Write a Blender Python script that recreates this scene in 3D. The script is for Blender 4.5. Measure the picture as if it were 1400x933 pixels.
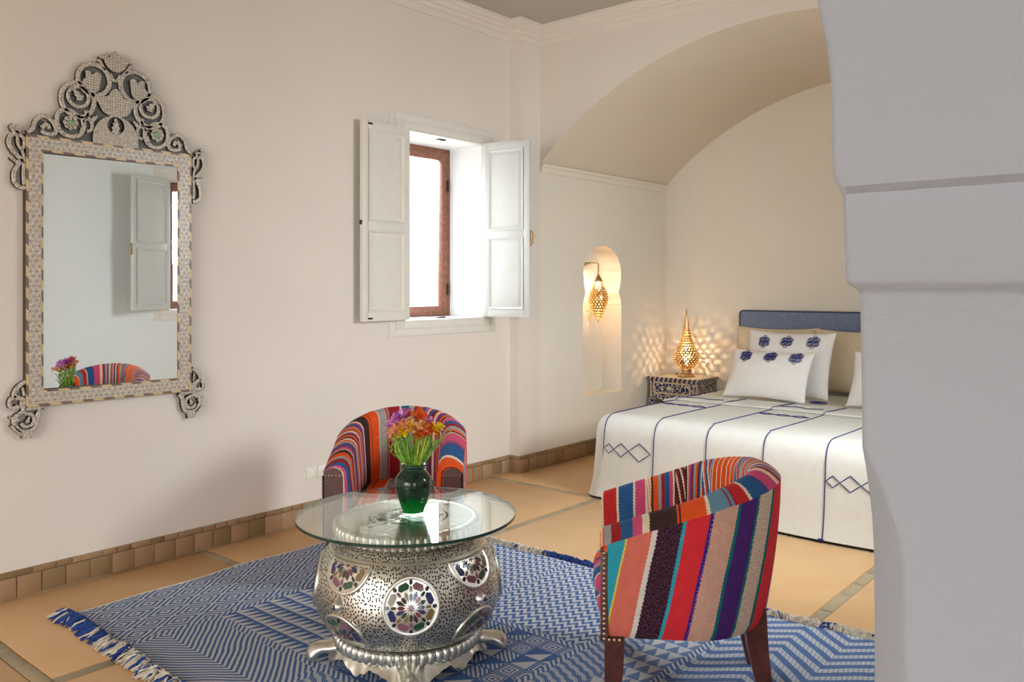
import bpy, bmesh, math, random
from mathutils import Vector, Matrix
R = math.radians
PI = math.pi
SC = bpy.context.scene
COL = SC.collection
for o in list(bpy.data.objects): bpy.data.objects.remove(o, do_unlink=True)

# ------------------------------------------------------------------ camera
TH = R(40.44)
cam_data = bpy.data.cameras.new('camera')
cam_data.sensor_width = 36.0
cam_data.lens = 1150.0/1400.0*36.0
cam_data.shift_y = -74.5/1400.0
cam_data.clip_start = 0.05
cam = bpy.data.objects.new('camera', cam_data)
COL.objects.link(cam)
cam.location = (4.44, 0.0, 1.5)
cam.rotation_euler = (R(90), 0, TH)
SC.camera = cam

# ------------------------------------------------------------------ light
SC.view_settings.view_transform = 'Standard'
SC.view_settings.look = 'None'
SC.view_settings.exposure = 1.39
SC.view_settings.gamma = 1.0
SC.view_settings.use_curve_mapping = False
world = bpy.data.worlds.new('world')
SC.world = world
world.use_nodes = True
bg = world.node_tree.nodes['Background']
bg.inputs['Color'].default_value = (0.86, 0.93, 1.0, 1)
bg.inputs['Strength'].default_value = 1.5

def area_light(name, loc, rot, sx, sy, power, color):
    l = bpy.data.lights.new(name, 'AREA'); l.shape = 'RECTANGLE'; l.size = sx; l.size_y = sy
    l.energy = power; l.color = color
    o = bpy.data.objects.new(name, l); COL.objects.link(o); o.location = loc; o.rotation_euler = rot
    return o
# added fill lamps in the unseen front room, then daylight through the two windows
area_light('rear_fill_light', (2.0, -3.75, 1.60), (R(72), 0, R(30)), 3.2, 2.4, 37, (1.0, 0.94, 0.88))
area_light('side_fill_light', (6.9, -1.6, 1.4), (R(80), 0, R(90)), 2.4, 2.4, 2.5, (0.85, 0.92, 1.0))
area_light('window_daylight', (-1.15, 5.05, 2.40), (R(70), 0, R(-112)), 1.5, 1.5, 105, (0.88, 0.95, 1.0))
area_light('far_window_daylight', (5.2, 4.37, 2.45), (R(66), 0, R(80)), 1.4, 1.5, 130, (0.92, 0.96, 1.0))

def point_light(name, loc, power, color, radius):
    l = bpy.data.lights.new(name, 'POINT'); l.energy = power; l.color = color; l.shadow_soft_size = radius
    o = bpy.data.objects.new(name, l); COL.objects.link(o); o.location = loc
    return o

# ------------------------------------------------------------------ node helpers
def srgb(r, g, b):
    def f(c):
        c /= 255.0
        return c/12.92 if c <= 0.04045 else ((c+0.055)/1.055)**2.4
    return (f(r), f(g), f(b), 1.0)

class X:
    """a value socket with arithmetic"""
    def __init__(s, nt, sock): s.nt = nt; s.s = sock
    def op(s, k, *a):
        n = s.nt.nodes.new('ShaderNodeMath'); n.operation = k
        for i, v in enumerate((s,)+a):
            if isinstance(v, X): s.nt.links.new(v.s, n.inputs[i])
            else: n.inputs[i].default_value = v
        return X(s.nt, n.outputs[0])
    def __add__(s, o): return s.op('ADD', o)
    __radd__ = __add__
    def __sub__(s, o): return s.op('SUBTRACT', o)
    def __rsub__(s, o): return (s*-1.0)+o
    def __mul__(s, o): return s.op('MULTIPLY', o)
    __rmul__ = __mul__
    def __truediv__(s, o): return s.op('DIVIDE', o)
    def gt(s, o): return s.op('GREATER_THAN', o)
    def lt(s, o): return s.op('LESS_THAN', o)
    def fr(s): return s.op('FRACT')
    def fl(s): return s.op('FLOOR')
    def ab(s): return s.op('ABSOLUTE')
    def mx(s, o): return s.op('MAXIMUM', o)
    def mn(s, o): return s.op('MINIMUM', o)
    def sin(s): return s.op('SINE')
    def tri(s): return ((s.fr()-0.5).ab())*2.0
    def mix(s, a, b):      # s is the factor
        return (s*b)+((1.0-s)*a)

def new_mat(name):
    m = bpy.data.materials.new(name); m.use_nodes = True
    nt = m.node_tree
    return m, nt, nt.nodes['Principled BSDF']
def coords(nt, kind='Object'):
    n = nt.nodes.new('ShaderNodeTexCoord')
    sp = nt.nodes.new('ShaderNodeSeparateXYZ'); nt.links.new(n.outputs[kind], sp.inputs[0])
    return n.outputs[kind], X(nt, sp.outputs[0]), X(nt, sp.outputs[1]), X(nt, sp.outputs[2])
def noise(nt, vec, scale, detail=3.0, rough=0.5):
    n = nt.nodes.new('ShaderNodeTexNoise'); n.inputs['Scale'].default_value = scale
    n.inputs['Detail'].default_value = detail; n.inputs['Roughness'].default_value = rough
    if vec is not None: nt.links.new(vec, n.inputs['Vector'])
    return X(nt, n.outputs['Fac'])
def voronoi(nt, vec, scale, feature='F1', rnd=1.0, flat=False):
    n = nt.nodes.new('ShaderNodeTexVoronoi'); n.feature = feature; n.inputs['Scale'].default_value = scale
    n.inputs['Randomness'].default_value = rnd
    if flat: n.voronoi_dimensions = '2D'
    nt.links.new(vec, n.inputs['Vector'])
    return X(nt, n.outputs['Distance'])
def combine(nt, x, y, z=0.0):
    n = nt.nodes.new('ShaderNodeCombineXYZ')
    for i, v in enumerate((x, y, z)):
        if isinstance(v, X): nt.links.new(v.s, n.inputs[i])
        else: n.inputs[i].default_value = v
    return n.outputs[0]
def ramp(nt, fac, stops, constant=False):
    n = nt.nodes.new('ShaderNodeValToRGB'); cr = n.color_ramp
    cr.interpolation = 'CONSTANT' if constant else 'LINEAR'
    while len(cr.elements) < len(stops): cr.elements.new(1.0)
    for e, (p, c) in zip(cr.elements, stops): e.position = p
    for e, (p, c) in zip(cr.elements, stops): e.color = c
    nt.links.new(fac.s, n.inputs['Fac'])
    return n.outputs['Color']
def mixc(nt, fac, a, b, mode='MIX'):
    n = nt.nodes.new('ShaderNodeMix'); n.data_type = 'RGBA'; n.blend_type = mode
    if isinstance(fac, X): nt.links.new(fac.s, n.inputs['Factor'])
    else: n.inputs['Factor'].default_value = fac
    for v, i in ((a, 6), (b, 7)):
        if isinstance(v, tuple): n.inputs[i].default_value = v
        else: nt.links.new(v, n.inputs[i])
    return n.outputs[2]
def bump(nt, bsdf, h, strength=0.3, dist=0.002):
    n = nt.nodes.new('ShaderNodeBump'); n.inputs['Strength'].default_value = strength
    n.inputs['Distance'].default_value = dist
    nt.links.new(h.s, n.inputs['Height']); nt.links.new(n.outputs[0], bsdf.inputs['Normal'])
def setc(nt, bsdf, c):
    if isinstance(c, tuple): bsdf.inputs['Base Color'].default_value = c
    else: nt.links.new(c, bsdf.inputs['Base Color'])
def simple(name, c, rough=0.5, metal=0.0, spec=0.5, var=0.06, scale=18.0, bmp=0.0, bscale=120.0, coat=0.0):
    m, nt, b = new_mat(name)
    v, x, y, z = coords(nt)
    n = noise(nt, v, scale)
    d = tuple(max(0.0, k*(1-var*2)) for k in c[:3])+(1,); e = tuple(min(1.0, k*(1+var*2)) for k in c[:3])+(1,)
    setc(nt, b, ramp(nt, n, [(0.3, d), (0.7, e)]))
    b.inputs['Roughness'].default_value = rough; b.inputs['Metallic'].default_value = metal
    b.inputs['Specular IOR Level'].default_value = spec
    b.inputs['Coat Weight'].default_value = coat
    if bmp: bump(nt, b, noise(nt, v, bscale, 4), bmp, 0.002)
    return m

# ------------------------------------------------------------------ materials
M = {}
def plaster(name, c, bmp=0.12, sc=60.0):
    m, nt, b = new_mat(name)
    v, x, y, z = coords(nt)
    n = noise(nt, v, 1.3, 4)
    d = tuple(k*0.97 for k in c[:3])+(1,)
    setc(nt, b, ramp(nt, n, [(0.35, d), (0.65, c)]))
    b.inputs['Roughness'].default_value = 0.75; b.inputs['Specular IOR Level'].default_value = 0.25
    bump(nt, b, noise(nt, v, sc, 4), bmp, 0.004)
    return m
M['plaster'] = plaster('wall_plaster', (0.82, 0.745, 0.665, 1))
M['ceiling'] = plaster('ceiling_plaster_dimmed', (0.50, 0.455, 0.395, 1))  # wall paint darkened, the ceiling's weaker light is put into the colour
M['alcove'] = plaster('alcove_plaster_brightened', (0.86, 0.795, 0.69, 1))  # wall plaster made paler to stand in for extra light in the alcove
M['vault'] = plaster('vault_plaster', (0.80, 0.705, 0.575, 1))
M['wall_daylit'] = plaster('daylight_tinted_plaster', (0.84, 0.885, 0.885, 1))  # wall paint tinted with the bluish window daylight that falls on it
M['pillar'] = plaster('pillar_plaster_dimmed', (0.345, 0.365, 0.405, 1), 0.5, 85.0)  # the dim, cool daylight on the pillar is put into this colour
M['reveal'] = plaster('reveal_plaster', (0.84, 0.84, 0.84, 1))
M['paint'] = simple('cream_paint', (0.80, 0.765, 0.69, 1), 0.45, var=0.01)
M['shutter'] = simple('white_shutter_paint', (0.65, 0.66, 0.64, 1), 0.4, var=0.01)
M['window_wood'] = simple('brown_window_wood', srgb(128, 80, 58), 0.45, var=0.12, scale=30)
M['iron'] = simple('dark_iron', srgb(58, 50, 46), 0.45, 0.7)
M['brass'] = simple('brass', srgb(176, 140, 84), 0.3, 1.0)
M['bronze'] = simple('gilded_brass', srgb(206, 176, 128), 0.3, 1.0, var=0.1)
M['white_plastic'] = simple('ivory_plastic', srgb(240, 234, 220), 0.35, var=0.01)
M['headboard'] = None
M['leg_wood'] = simple('dark_mahogany', srgb(84, 42, 34), 0.38, var=0.18, scale=25)
M['leather'] = simple('brown_leather', srgb(92, 56, 50), 0.42, var=0.12, scale=60, bmp=0.2, bscale=200)
M['nail'] = simple('antique_nail', srgb(196, 172, 140), 0.28, 1.0)
M['linen'] = simple('white_linen', (0.80, 0.765, 0.70, 1), 0.85, spec=0.15, var=0.015, bmp=0.12, bscale=300)
M['white_cotton'] = simple('white_cotton', (0.83, 0.80, 0.76, 1), 0.85, spec=0.15, var=0.01, bmp=0.1, bscale=40)
M['thread'] = simple('navy_thread', srgb(54, 60, 116), 0.8, spec=0.1, var=0.1)
M['bulb'] = None
M['stem'] = simple('fresh_green', srgb(116, 164, 48), 0.5, var=0.25, scale=60)
M['leaf'] = simple('leaf_green', srgb(134, 176, 70), 0.5, var=0.2, scale=60)
M['bud'] = simple('yellow_green_bud', srgb(196, 190, 60), 0.5, var=0.15, scale=60)

def emissive(name, c, s):
    m, nt, b = new_mat(name)
    b.inputs['Base Color'].default_value = c
    b.inputs['Emission Color'].default_value = c; b.inputs['Emission Strength'].default_value = s
    return m
m = bpy.data.materials.new('glowing_bulb'); m.use_nodes = True; nt = m.node_tree; nt.nodes.clear()
_o = nt.nodes.new('ShaderNodeOutputMaterial'); _a = nt.nodes.new('ShaderNodeAddShader'); _t = nt.nodes.new('ShaderNodeBsdfTransparent'); _e = nt.nodes.new('ShaderNodeEmission')
_e.inputs['Color'].default_value = (1.0, 0.78, 0.46, 1); _e.inputs['Strength'].default_value = 9
nt.links.new(_t.outputs[0], _a.inputs[0]); nt.links.new(_e.outputs[0], _a.inputs[1]); nt.links.new(_a.outputs[0], _o.inputs['Surface'])
M['bulb'] = m

def weave_mat(name, c1, c2, sc=900.0, rough=0.9):
    m, nt, b = new_mat(name)
    v, x, y, z = coords(nt)
    n = noise(nt, v, 260, 2); n2 = noise(nt, v, 40, 3)
    setc(nt, b, ramp(nt, (n*0.7+n2*0.3), [(0.35, c1), (0.65, c2)]))
    b.inputs['Roughness'].default_value = rough; b.inputs['Specular IOR Level'].default_value = 0.15
    bump(nt, b, n, 0.35, 0.002)
    return m
M['headboard'] = weave_mat('slate_blue_linen', srgb(106, 118, 144), srgb(140, 153, 178))
M['piping'] = simple('slate_piping', srgb(66, 72, 86), 0.8)
M['beige'] = weave_mat('beige_linen', srgb(212, 196, 166), srgb(228, 214, 188))
# bed cover: fine twill
M['cover'] = simple('ivory_bedcover', (0.79, 0.785, 0.735, 1), 0.9, spec=0.12, var=0.012, bmp=0.12, bscale=420)

# floor slabs and baseboard tiles
def tile_mat(name, stops, sc, vein=0.35, rough=0.55, bmp=0.2):
    m, nt, b = new_mat(name)
    v, x, y, z = coords(nt)
    oi = nt.nodes.new('ShaderNodeObjectInfo')
    rnd = X(nt, oi.outputs['Random'])
    geo = nt.nodes.new('ShaderNodeNewGeometry')
    n = noise(nt, geo.outputs['Position'], sc, 5, 0.6)
    setc(nt, b, ramp(nt, rnd*(1-vein)+n*vein, stops))
    b.inputs['Roughness'].default_value = rough; b.inputs['Specular IOR Level'].default_value = 0.35
    bump(nt, b, noise(nt, geo.outputs['Position'], sc*6, 4), bmp, 0.002)
    return m
M['slab'] = tile_mat('tan_floor_slab', [(0.1, srgb(198, 156, 110)), (0.5, srgb(211, 169, 121)), (0.9, srgb(220, 181, 134))], 4.0, 0.75, 0.42, 0.12)
M['strip'] = tile_mat('grey_green_strip_tile', [(0.1, srgb(150, 138, 112)), (0.5, srgb(166, 150, 120)), (0.9, srgb(182, 164, 132))], 20.0, 0.4)
M['grout'] = simple('sand_grout', srgb(176, 150, 112), 0.9)
M['base_tile'] = tile_mat('terracotta_wall_tile', [(0.05, srgb(120, 100, 70)), (0.3, srgb(144, 116, 80)), (0.5, srgb(158, 126, 92)), (0.7, srgb(168, 134, 102)), (0.9, srgb(166, 142, 114))], 16.0, 0.35, 0.4, 0.3)
M['mortar'] = simple('tan_mortar', srgb(170, 146, 112), 0.9)

# glass that lets light straight through and reflects by Fresnel
def sheet_glass(name, tint, ior=1.5, base=0.0):
    m = bpy.data.materials.new(name); m.use_nodes = True; nt = m.node_tree; nt.nodes.clear()
    out = nt.nodes.new('ShaderNodeOutputMaterial'); mx = nt.nodes.new('ShaderNodeMixShader')
    tr = nt.nodes.new('ShaderNodeBsdfTransparent'); gl = nt.nodes.new('ShaderNodeBsdfGlossy')
    lw = nt.nodes.new('ShaderNodeLayerWeight'); lw.inputs['Blend'].default_value = 0.5
    tr.inputs['Color'].default_value = tint; gl.inputs['Roughness'].default_value = 0.0
    gl.inputs['Color'].default_value = (0.95, 1.0, 0.98, 1)
    f0 = ((ior-1)/(ior+1))**2          # Schlick's approximation, the same from both sides of the sheet
    fx = X(nt, lw.outputs['Facing'])
    f = (fx.op('POWER', 5.0)*(1-f0)+f0)+base
    nt.links.new(f.s, mx.inputs[0]); nt.links.new(tr.outputs[0], mx.inputs[1]); nt.links.new(gl.outputs[0], mx.inputs[2])
    nt.links.new(mx.outputs[0], out.inputs['Surface'])
    return m
M['pane'] = sheet_glass('window_glass', (0.97, 0.98, 0.98, 1), 1.3)
M['table_glass'] = sheet_glass('table_glass', (0.95, 0.975, 0.96, 1), 1.6, 0.02)
M['glass_edge'] = simple('green_glass_edge', srgb(34, 62, 56), 0.1)
m, nt, b = new_mat('mirror_silvering')
v, x, y, z = coords(nt)
setc(nt, b, ramp(nt, noise(nt, v, 0.6), [(0.3, (0.93, 0.96, 0.96, 1)), (0.7, (0.94, 0.97, 0.97, 1))]))
b.inputs['Metallic'].default_value = 1.0; b.inputs['Roughness'].default_value = 0.01
M['mirror'] = m

# mother of pearl inlay: white tesserae set in dark paste
def inlay_mat(name, kind):
    m, nt, b = new_mat(name)
    v, x, y, z = coords(nt)
    if kind == 'tri':          # frame: triangles
        s = 0.028
        p = y/s; q = z/(s*0.866)
        l1 = ((q).fr()-0.5).ab(); l2 = ((p+q*0.5).fr()-0.5).ab(); l3 = ((p-q*0.5).fr()-0.5).ab()
        line = (l1.mx(l2).mx(l3)).gt(0.46)
    elif kind == 'net':        # crosshatched tulips
        s = 0.0135
        l1 = ((y/s).fr()-0.5).ab(); l2 = ((z/s).fr()-0.5).ab()
        line = l1.mx(l2).gt(0.42)
    elif kind == 'scale':
        vd = voronoi(nt, v, 95.0, 'DISTANCE_TO_EDGE', 0.6)
        line = vd.lt(0.075)
    else:                      # scroll: short tesserae
        vd = voronoi(nt, v, 62.0, 'DISTANCE_TO_EDGE', 0.8)
        line = vd.lt(0.05)
    n = noise(nt, v, 70, 2)
    pearl = ramp(nt, n, [(0.3, srgb(180, 168, 150)), (0.5, srgb(204, 194, 178)), (0.7, srgb(220, 212, 200))])
    setc(nt, b, mixc(nt, line*0.8, pearl, srgb(96, 82, 70)))
    b.inputs['Roughness'].default_value = 0.3
    bump(nt, b, 1.0-line, 0.2, 0.001)
    return m
for k in ('tri', 'net', 'scale', 'scroll'): M['inlay_'+k] = inlay_mat('pearl_inlay_'+k, k)
M['inlay_dark'] = simple('dark_inlay_wood', srgb(50, 38, 34), 0.45)
M['crest_grey'] = simple('grey_backing', srgb(112, 112, 110), 0.55)
m, nt, b = new_mat('inlay_border')       # camel bone and dark hatch dashes along the frame edge
v, x, y, z = coords(nt)
d = (((y+z)/0.104).fr()).gt(0.5)
hatch = (((y-z)/0.0065).fr()).gt(0.5)
c = mixc(nt, d, srgb(214, 186, 138), mixc(nt, hatch, srgb(92, 70, 60), srgb(150, 126, 106)))
setc(nt, b, c); b.inputs['Roughness'].default_value = 0.35
M['inlay_border'] = m
M['flower_green'] = simple('green_enamel', srgb(120, 176, 116), 0.3)

# bone inlay on blue for the nightstand
def bone_mat(name, dens):
    m, nt, b = new_mat(name)
    v, x, y, z = coords(nt)
    n1 = noise(nt, v, 9, 1)
    mp = nt.nodes.new('ShaderNodeVectorMath'); mp.operation = 'ADD'
    nt.links.new(v, mp.inputs[0])
    nt.links.new(combine(nt, (n1-0.5)*0.05, (n1-0.5)*0.05, (n1-0.5)*-0.05), mp.inputs[1])
    vd = voronoi(nt, mp.outputs[0], dens, 'F1', 0.9)
    ve = voronoi(nt, mp.outputs[0], dens*0.5, 'DISTANCE_TO_EDGE', 0.8)
    white = (vd.lt(0.36)).mx(ve.lt(0.05))
    n = noise(nt, v, 60, 2)
    bone = ramp(nt, n, [(0.3, srgb(206, 194, 170)), (0.7, srgb(232, 222, 202))])
    setc(nt, b, mixc(nt, white, srgb(28, 36, 92), bone))
    b.inputs['Roughness'].default_value = 0.35
    return m
M['bone'] = bone_mat('bone_inlay_on_blue', 48.0)
M['bone_plain'] = simple('plain_bone', srgb(214, 196, 164), 0.35, var=0.08, scale=60)
m, nt, b = new_mat('bone_dash_border')
v, x, y, z = coords(nt)
d = (((x+y)/0.05).fr()).gt(0.45)
setc(nt, b, mixc(nt, d, srgb(206, 190, 160), srgb(40, 44, 92))); b.inputs['Roughness'].default_value = 0.35
M['bone_dash'] = m

# silver: hammered and pierced
def silver(name, pierced):
    m, nt, b = new_mat(name)
    v, x, y, z = coords(nt)
    n = noise(nt, v, 14, 4)
    base = ramp(nt, n, [(0.3, srgb(206, 203, 190)), (0.7, srgb(230, 228, 218))])
    b.inputs['Metallic'].default_value = 1.0
    b.inputs['Roughness'].default_value = 0.36
    if pierced:
        uvn = nt.nodes.new('ShaderNodeUVMap')
        sp = nt.nodes.new('ShaderNodeSeparateXYZ'); nt.links.new(uvn.outputs[0], sp.inputs[0])
        u = X(nt, sp.outputs[0]); w = X(nt, sp.outputs[1])
        vec = combine(nt, u, w*0.8, 0.0)
        vd = voronoi(nt, vec, 90.0, 'F1', 0.75, True)
        hole = vd.lt(0.30)
        if pierced == 'disc':
            hole = hole*0.8
        else:
            edge = (w.gt(0.028))*(w.lt(0.56))
            gap = (((w-0.415).ab()).lt(0.006))
            hole = hole*edge*(1.0-gap)
        dk = mixc(nt, hole, base, srgb(46, 42, 38))
        setc(nt, b, dk)
        nt.links.new((1.0-hole*0.9).s, b.inputs['Metallic'])
        nt.links.new((0.36+hole*0.4).s, b.inputs['Roughness'])
        bump(nt, b, 1.0-hole, 0.5, 0.002)
    else:
        setc(nt, b, base)
        bump(nt, b, noise(nt, v, 45, 3), 0.08, 0.003)
    return m
M['silver'] = silver('beaten_silver', None)
M['silver_pierced'] = silver('pierced_silver', 'body')
M['silver_disc'] = silver('pierced_silver_disc', 'disc')
for nm, c in dict(red=(116, 52, 58), blue=(38, 42, 88), green=(36, 72, 54), amber=(124, 104, 66), dark=(44, 42, 44), plum=(120, 78, 92)).items():
    M['gem_'+nm] = simple('glass_inlay_'+nm, srgb(*c), 0.12, var=0.1, coat=0.5)

# vase glaze
m, nt, b = new_mat('green_glaze')
v, x, y, z = coords(nt)
n = noise(nt, v, 26, 4)
setc(nt, b, ramp(nt, z*4.0+n*0.35, [(0.22, srgb(8, 128, 40)), (0.36, srgb(6, 92, 34)), (0.44, srgb(10, 44, 26)), (0.75, srgb(16, 40, 28)), (1.0, srgb(40, 74, 54))]))
b.inputs['Roughness'].default_value = 0.07; b.inputs['Specular IOR Level'].default_value = 0.5
M['glaze'] = m

PET = {'purple': (200, 112, 206), 'lilac': (226, 164, 214), 'orange': (242, 118, 44), 'flame': (236, 92, 36), 'salmon': (250, 168, 130),
       'peach': (252, 204, 136), 'yellow': (255, 206, 20), 'lemon': (252, 226, 44)}
for k, c in PET.items():
    m = simple('petal_'+k, srgb(*c), 0.55, spec=0.2, var=0.12, scale=90); nt = m.node_tree
    _o = nt.nodes['Material Output']; _p = nt.nodes['Principled BSDF']
    _t = nt.nodes.new('ShaderNodeBsdfTranslucent'); _t.inputs['Color'].default_value = srgb(*c); _m = nt.nodes.new('ShaderNodeMixShader'); _m.inputs[0].default_value = 0.42
    nt.links.new(_p.outputs[0], _m.inputs[1]); nt.links.new(_t.outputs[0], _m.inputs[2]); nt.links.new(_m.outputs[0], _o.inputs['Surface'])
    M['petal_'+k] = m

# ------------------------------------------------------------------ striped kilim upholstery
C = dict(orange=(232, 88, 36), red=(196, 46, 48), dred=(158, 40, 44), blue=(48, 92, 142), pink=(212, 82, 122), cream=(232, 214, 184),
         brown=(66, 46, 42), grey=(164, 158, 154), purple=(98, 72, 116), turq=(54, 164, 182), salmon=(224, 118, 98), black=(44, 34, 44),
         bred=(222, 52, 60), beige=(206, 172, 152), teal=(22, 110, 112), violet=(78, 42, 112), steel=(106, 142, 164), yellow=(226, 206, 76),
         navy=(40, 42, 138), white=(226, 220, 208), lblue=(150, 186, 190), ikat=(60, 42, 40), plum=(120, 60, 84))
def stripes_color(nt, s, table):
    """table: list of (start position, colour name)"""
    n = 30
    chunks = [table[i:i+n] for i in range(0, len(table), n)]
    col = None
    for ci, ch in enumerate(chunks):
        stops = [(min(1.0, p), srgb(*C[c])) for p, c in ch]
        c = ramp(nt, s, stops, True)
        if col is None: col = c
        else: col = mixc(nt, s.gt(ch[0][0]), col, c)
    return col
def kilim(name, table, skew=0.0, ikats=(), freq=1.0, speckle=()):
    m, nt, b = new_mat(name)
    uvn = nt.nodes.new('ShaderNodeUVMap')
    sp = nt.nodes.new('ShaderNodeSeparateXYZ'); nt.links.new(uvn.outputs[0], sp.inputs[0])
    u = X(nt, sp.outputs[0]); w = X(nt, sp.outputs[1])
    tooth = ((w*75.0).tri()-0.5)*0.0016
    wob = (noise(nt, combine(nt, u*3.0, w*2.0), 3.0, 2)-0.5)*0.008
    s = u+w*skew+tooth+wob
    col = stripes_color(nt, s, table)
    for (a, e, c1, c2, c3) in ikats:       # zigzag ikat bands
        t = (s-a)/(e-a)
        inside = (s.gt(a))*(s.lt(e))
        zig = ((w*7.5+t*0.8).fr()+(t*1.0)).fr()
        jag = noise(nt, combine(nt, t*3.0, w*40.0), 5.0, 1)*0.25
        z = (zig+jag).fr()
        cc = mixc(nt, z.gt(0.42), srgb(*C[c1]), srgb(*C[c2]))
        cc = mixc(nt, z.gt(0.74), cc, srgb(*C[c3]))
        col = mixc(nt, inside, col, cc)
    # weave grain
    g = noise(nt, combine(nt, u*900.0, w*220.0), 1.0, 2)
    g2 = noise(nt, combine(nt, u*60.0, w*24.0), 1.0, 2)
    shade = ramp(nt, g*0.7+g2*0.3, [(0.3, (0.72, 0.72, 0.72, 1)), (0.7, (1.08, 1.08, 1.08, 1))])
    col = mixc(nt, 1.0, col, shade, 'MULTIPLY')
    for (a, e, c2) in speckle:
        inside = (s.gt(a))*(s.lt(e))*(noise(nt, combine(nt, u*420.0, w*120.0), 1.0, 1).gt(0.53))*0.55
        col = mixc(nt, inside, col, srgb(*C[c2]))
    setc(nt, b, col)
    b.inputs['Roughness'].default_value = 0.92; b.inputs['Specular IOR Level'].default_value = 0.12
    rib = ((w*260.0).tri())*0.6+g*0.6
    bump(nt, b, rib, 0.3, 0.0015)
    return m
def thins(a, e, seq, rnd):
    w = [rnd.uniform(0.6, 1.6)*(0.55 if k in ('cream', 'brown', 'white') else 1.0) for k in seq]
    t = sum(w); out = []; p = a
    for k, x in zip(seq, w): out.append((p, k)); p += x/t*(e-a)
    return out
rs = random.Random(4)
right_inner = [(0, 'orange'), (.008, 'cream'), (.010, 'orange'), (.016, 'cream'), (.018, 'orange'), (.024, 'grey'), (.034, 'dred'), (.050, 'blue'), (.070, 'pink'), (.088, 'cream'), (.100, 'brown'), (.152, 'orange'),
               (.157, 'brown'), (.162, 'orange'), (.214, 'cream'), (.221, 'steel'), (.262, 'dred'), (.266, 'steel'), (.276, 'dred'), (.280, 'red'), (.314, 'cream'), (.321, 'blue'), (.368, 'purple'), (.373, 'blue'), (.378, 'pink'), (.425, 'cream')]
right_inner += thins(.44, .605, ['orange', 'brown', 'purple', 'grey', 'pink', 'cream', 'purple', 'grey', 'cream', 'brown', 'orange', 'purple', 'cream', 'pink', 'purple', 'cream', 'brown', 'orange', 'grey'], rs)
right_inner += [(.605, 'steel'), (.632, 'grey'), (.636, 'orange'), (.648, 'cream'), (.651, 'orange'), (.664, 'cream'), (.667, 'orange'), (.680, 'cream'), (.683, 'orange'), (.696, 'cream'), (.699, 'orange'), (.712, 'cream'), (.715, 'blue'), (.717, 'cream'), (.720, 'ikat')]
right_inner += [(.745, 'cream'), (.748, 'blue'), (.752, 'cream'), (.755, 'brown'), (.758, 'orange'), (.766, 'grey'), (.774, 'dred'), (.779, 'purple'), (.787, 'pink'), (.794, 'cream'), (.798, 'brown'), (.800, 'cream'), (.803, 'brown'), (.805, 'ikat'), (.828, 'cream'), (.831, 'brown'), (.834, 'pink'), (.842, 'blue'), (.853, 'dred'), (.861, 'grey'),
                (.869, 'orange'), (.878, 'brown'), (.884, 'orange'), (.887, 'cream'), (.896, 'pink'), (.917, 'cream'), (.921, 'blue'), (.946, 'cream'), (.950, 'red'), (.980, 'cream'), (.986, 'lblue')]
right_outer = [(0, 'orange'), (.004, 'turq'), (.040, 'yellow'), (.0435, 'salmon'), (.094, 'white'), (.108, 'black'), (.160, 'turq'), (.166, 'bred'), (.212, 'navy'), (.219, 'beige'), (.270, 'teal'), (.278, 'violet'), (.322, 'teal'),
               (.330, 'beige'), (.378, 'teal'), (.388, 'bred'), (.45, 'navy'), (.458, 'salmon'), (.53, 'white'), (.545, 'black'), (.60, 'turq'), (.66, 'yellow'), (.664, 'bred'), (.74, 'teal'), (.746, 'beige'), (.80, 'violet'), (.86, 'turq'), (.93, 'salmon')]
right_seat = [(0, 'blue'), (.1, 'pink'), (.18, 'cream'), (.2, 'blue'), (.34, 'grey'), (.4, 'pink'), (.5, 'purple'), (.56, 'orange'), (.7, 'grey'), (.8, 'dred'), (.9, 'orange')]
far_inner = [(0, 'orange'), (.012, 'brown'), (.018, 'orange'), (.062, 'cream'), (.070, 'blue'), (.112, 'purple'), (.117, 'pink'), (.121, 'purple'), (.125, 'pink'), (.170, 'cream')]
far_inner += thins(.176, .50, ['brown', 'orange', 'grey', 'dred', 'blue', 'pink', 'cream', 'brown', 'orange', 'purple', 'pink', 'cream', 'orange', 'brown', 'purple', 'cream', 'pink', 'blue', 'orange', 'dred', 'grey'], rs)
far_inner += [(.50, 'blue'), (.528, 'cream'), (.533, 'dred'), (.573, 'grey'), (.578, 'red'), (.584, 'grey'), (.614, 'cream'), (.618, 'orange'), (.650, 'brown'), (.655, 'orange'), (.666, 'brown'), (.700, 'cream'), (.708, 'pink'), (.715, 'blue'), (.726, 'dred'), (.734, 'grey'), (.744, 'orange'), (.757, 'brown'), (.764, 'cream'), (.769, 'pink')]
far_inner += thins(.774, .925, ['purple', 'orange', 'brown', 'cream', 'orange', 'grey', 'purple', 'pink', 'cream', 'brown', 'orange'], rs)
far_inner += [(.925, 'grey'), (.934, 'dred'), (.946, 'blue'), (.964, 'pink'), (.980, 'cream')]
far_seat = [(0, 'cream'), (.05, 'dred'), (.12, 'grey'), (.20, 'orange'), (.24, 'blue'), (.36, 'cream'), (.38, 'dred'), (.52, 'grey'), (.535, 'red'), (.555, 'grey'), (.66, 'cream'), (.675, 'orange'), (.80, 'brown'), (.81, 'orange'), (.86, 'brown')]
far_outer = [(0, 'violet'), (.01, 'turq'), (.08, 'salmon'), (.16, 'bred'), (.24, 'beige'), (.32, 'violet'), (.42, 'teal'), (.52, 'black'), (.6, 'beige'), (.7, 'bred'), (.8, 'salmon'), (.9, 'yellow'), (.91, 'turq')]
def remap(K):
    def f(v):
        for (a0, b0), (a1, b1) in zip(K, K[1:]):
            if v <= a1: return b0+(b1-b0)*(v-a0)/(a1-a0)
        return v
    return f
mr = remap([(0, 0), (.45, .43), (.55, .50), (.605, .562), (.63, .595), (.67, .648), (.71, .70), (.75, .752), (1, 1)])
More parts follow.
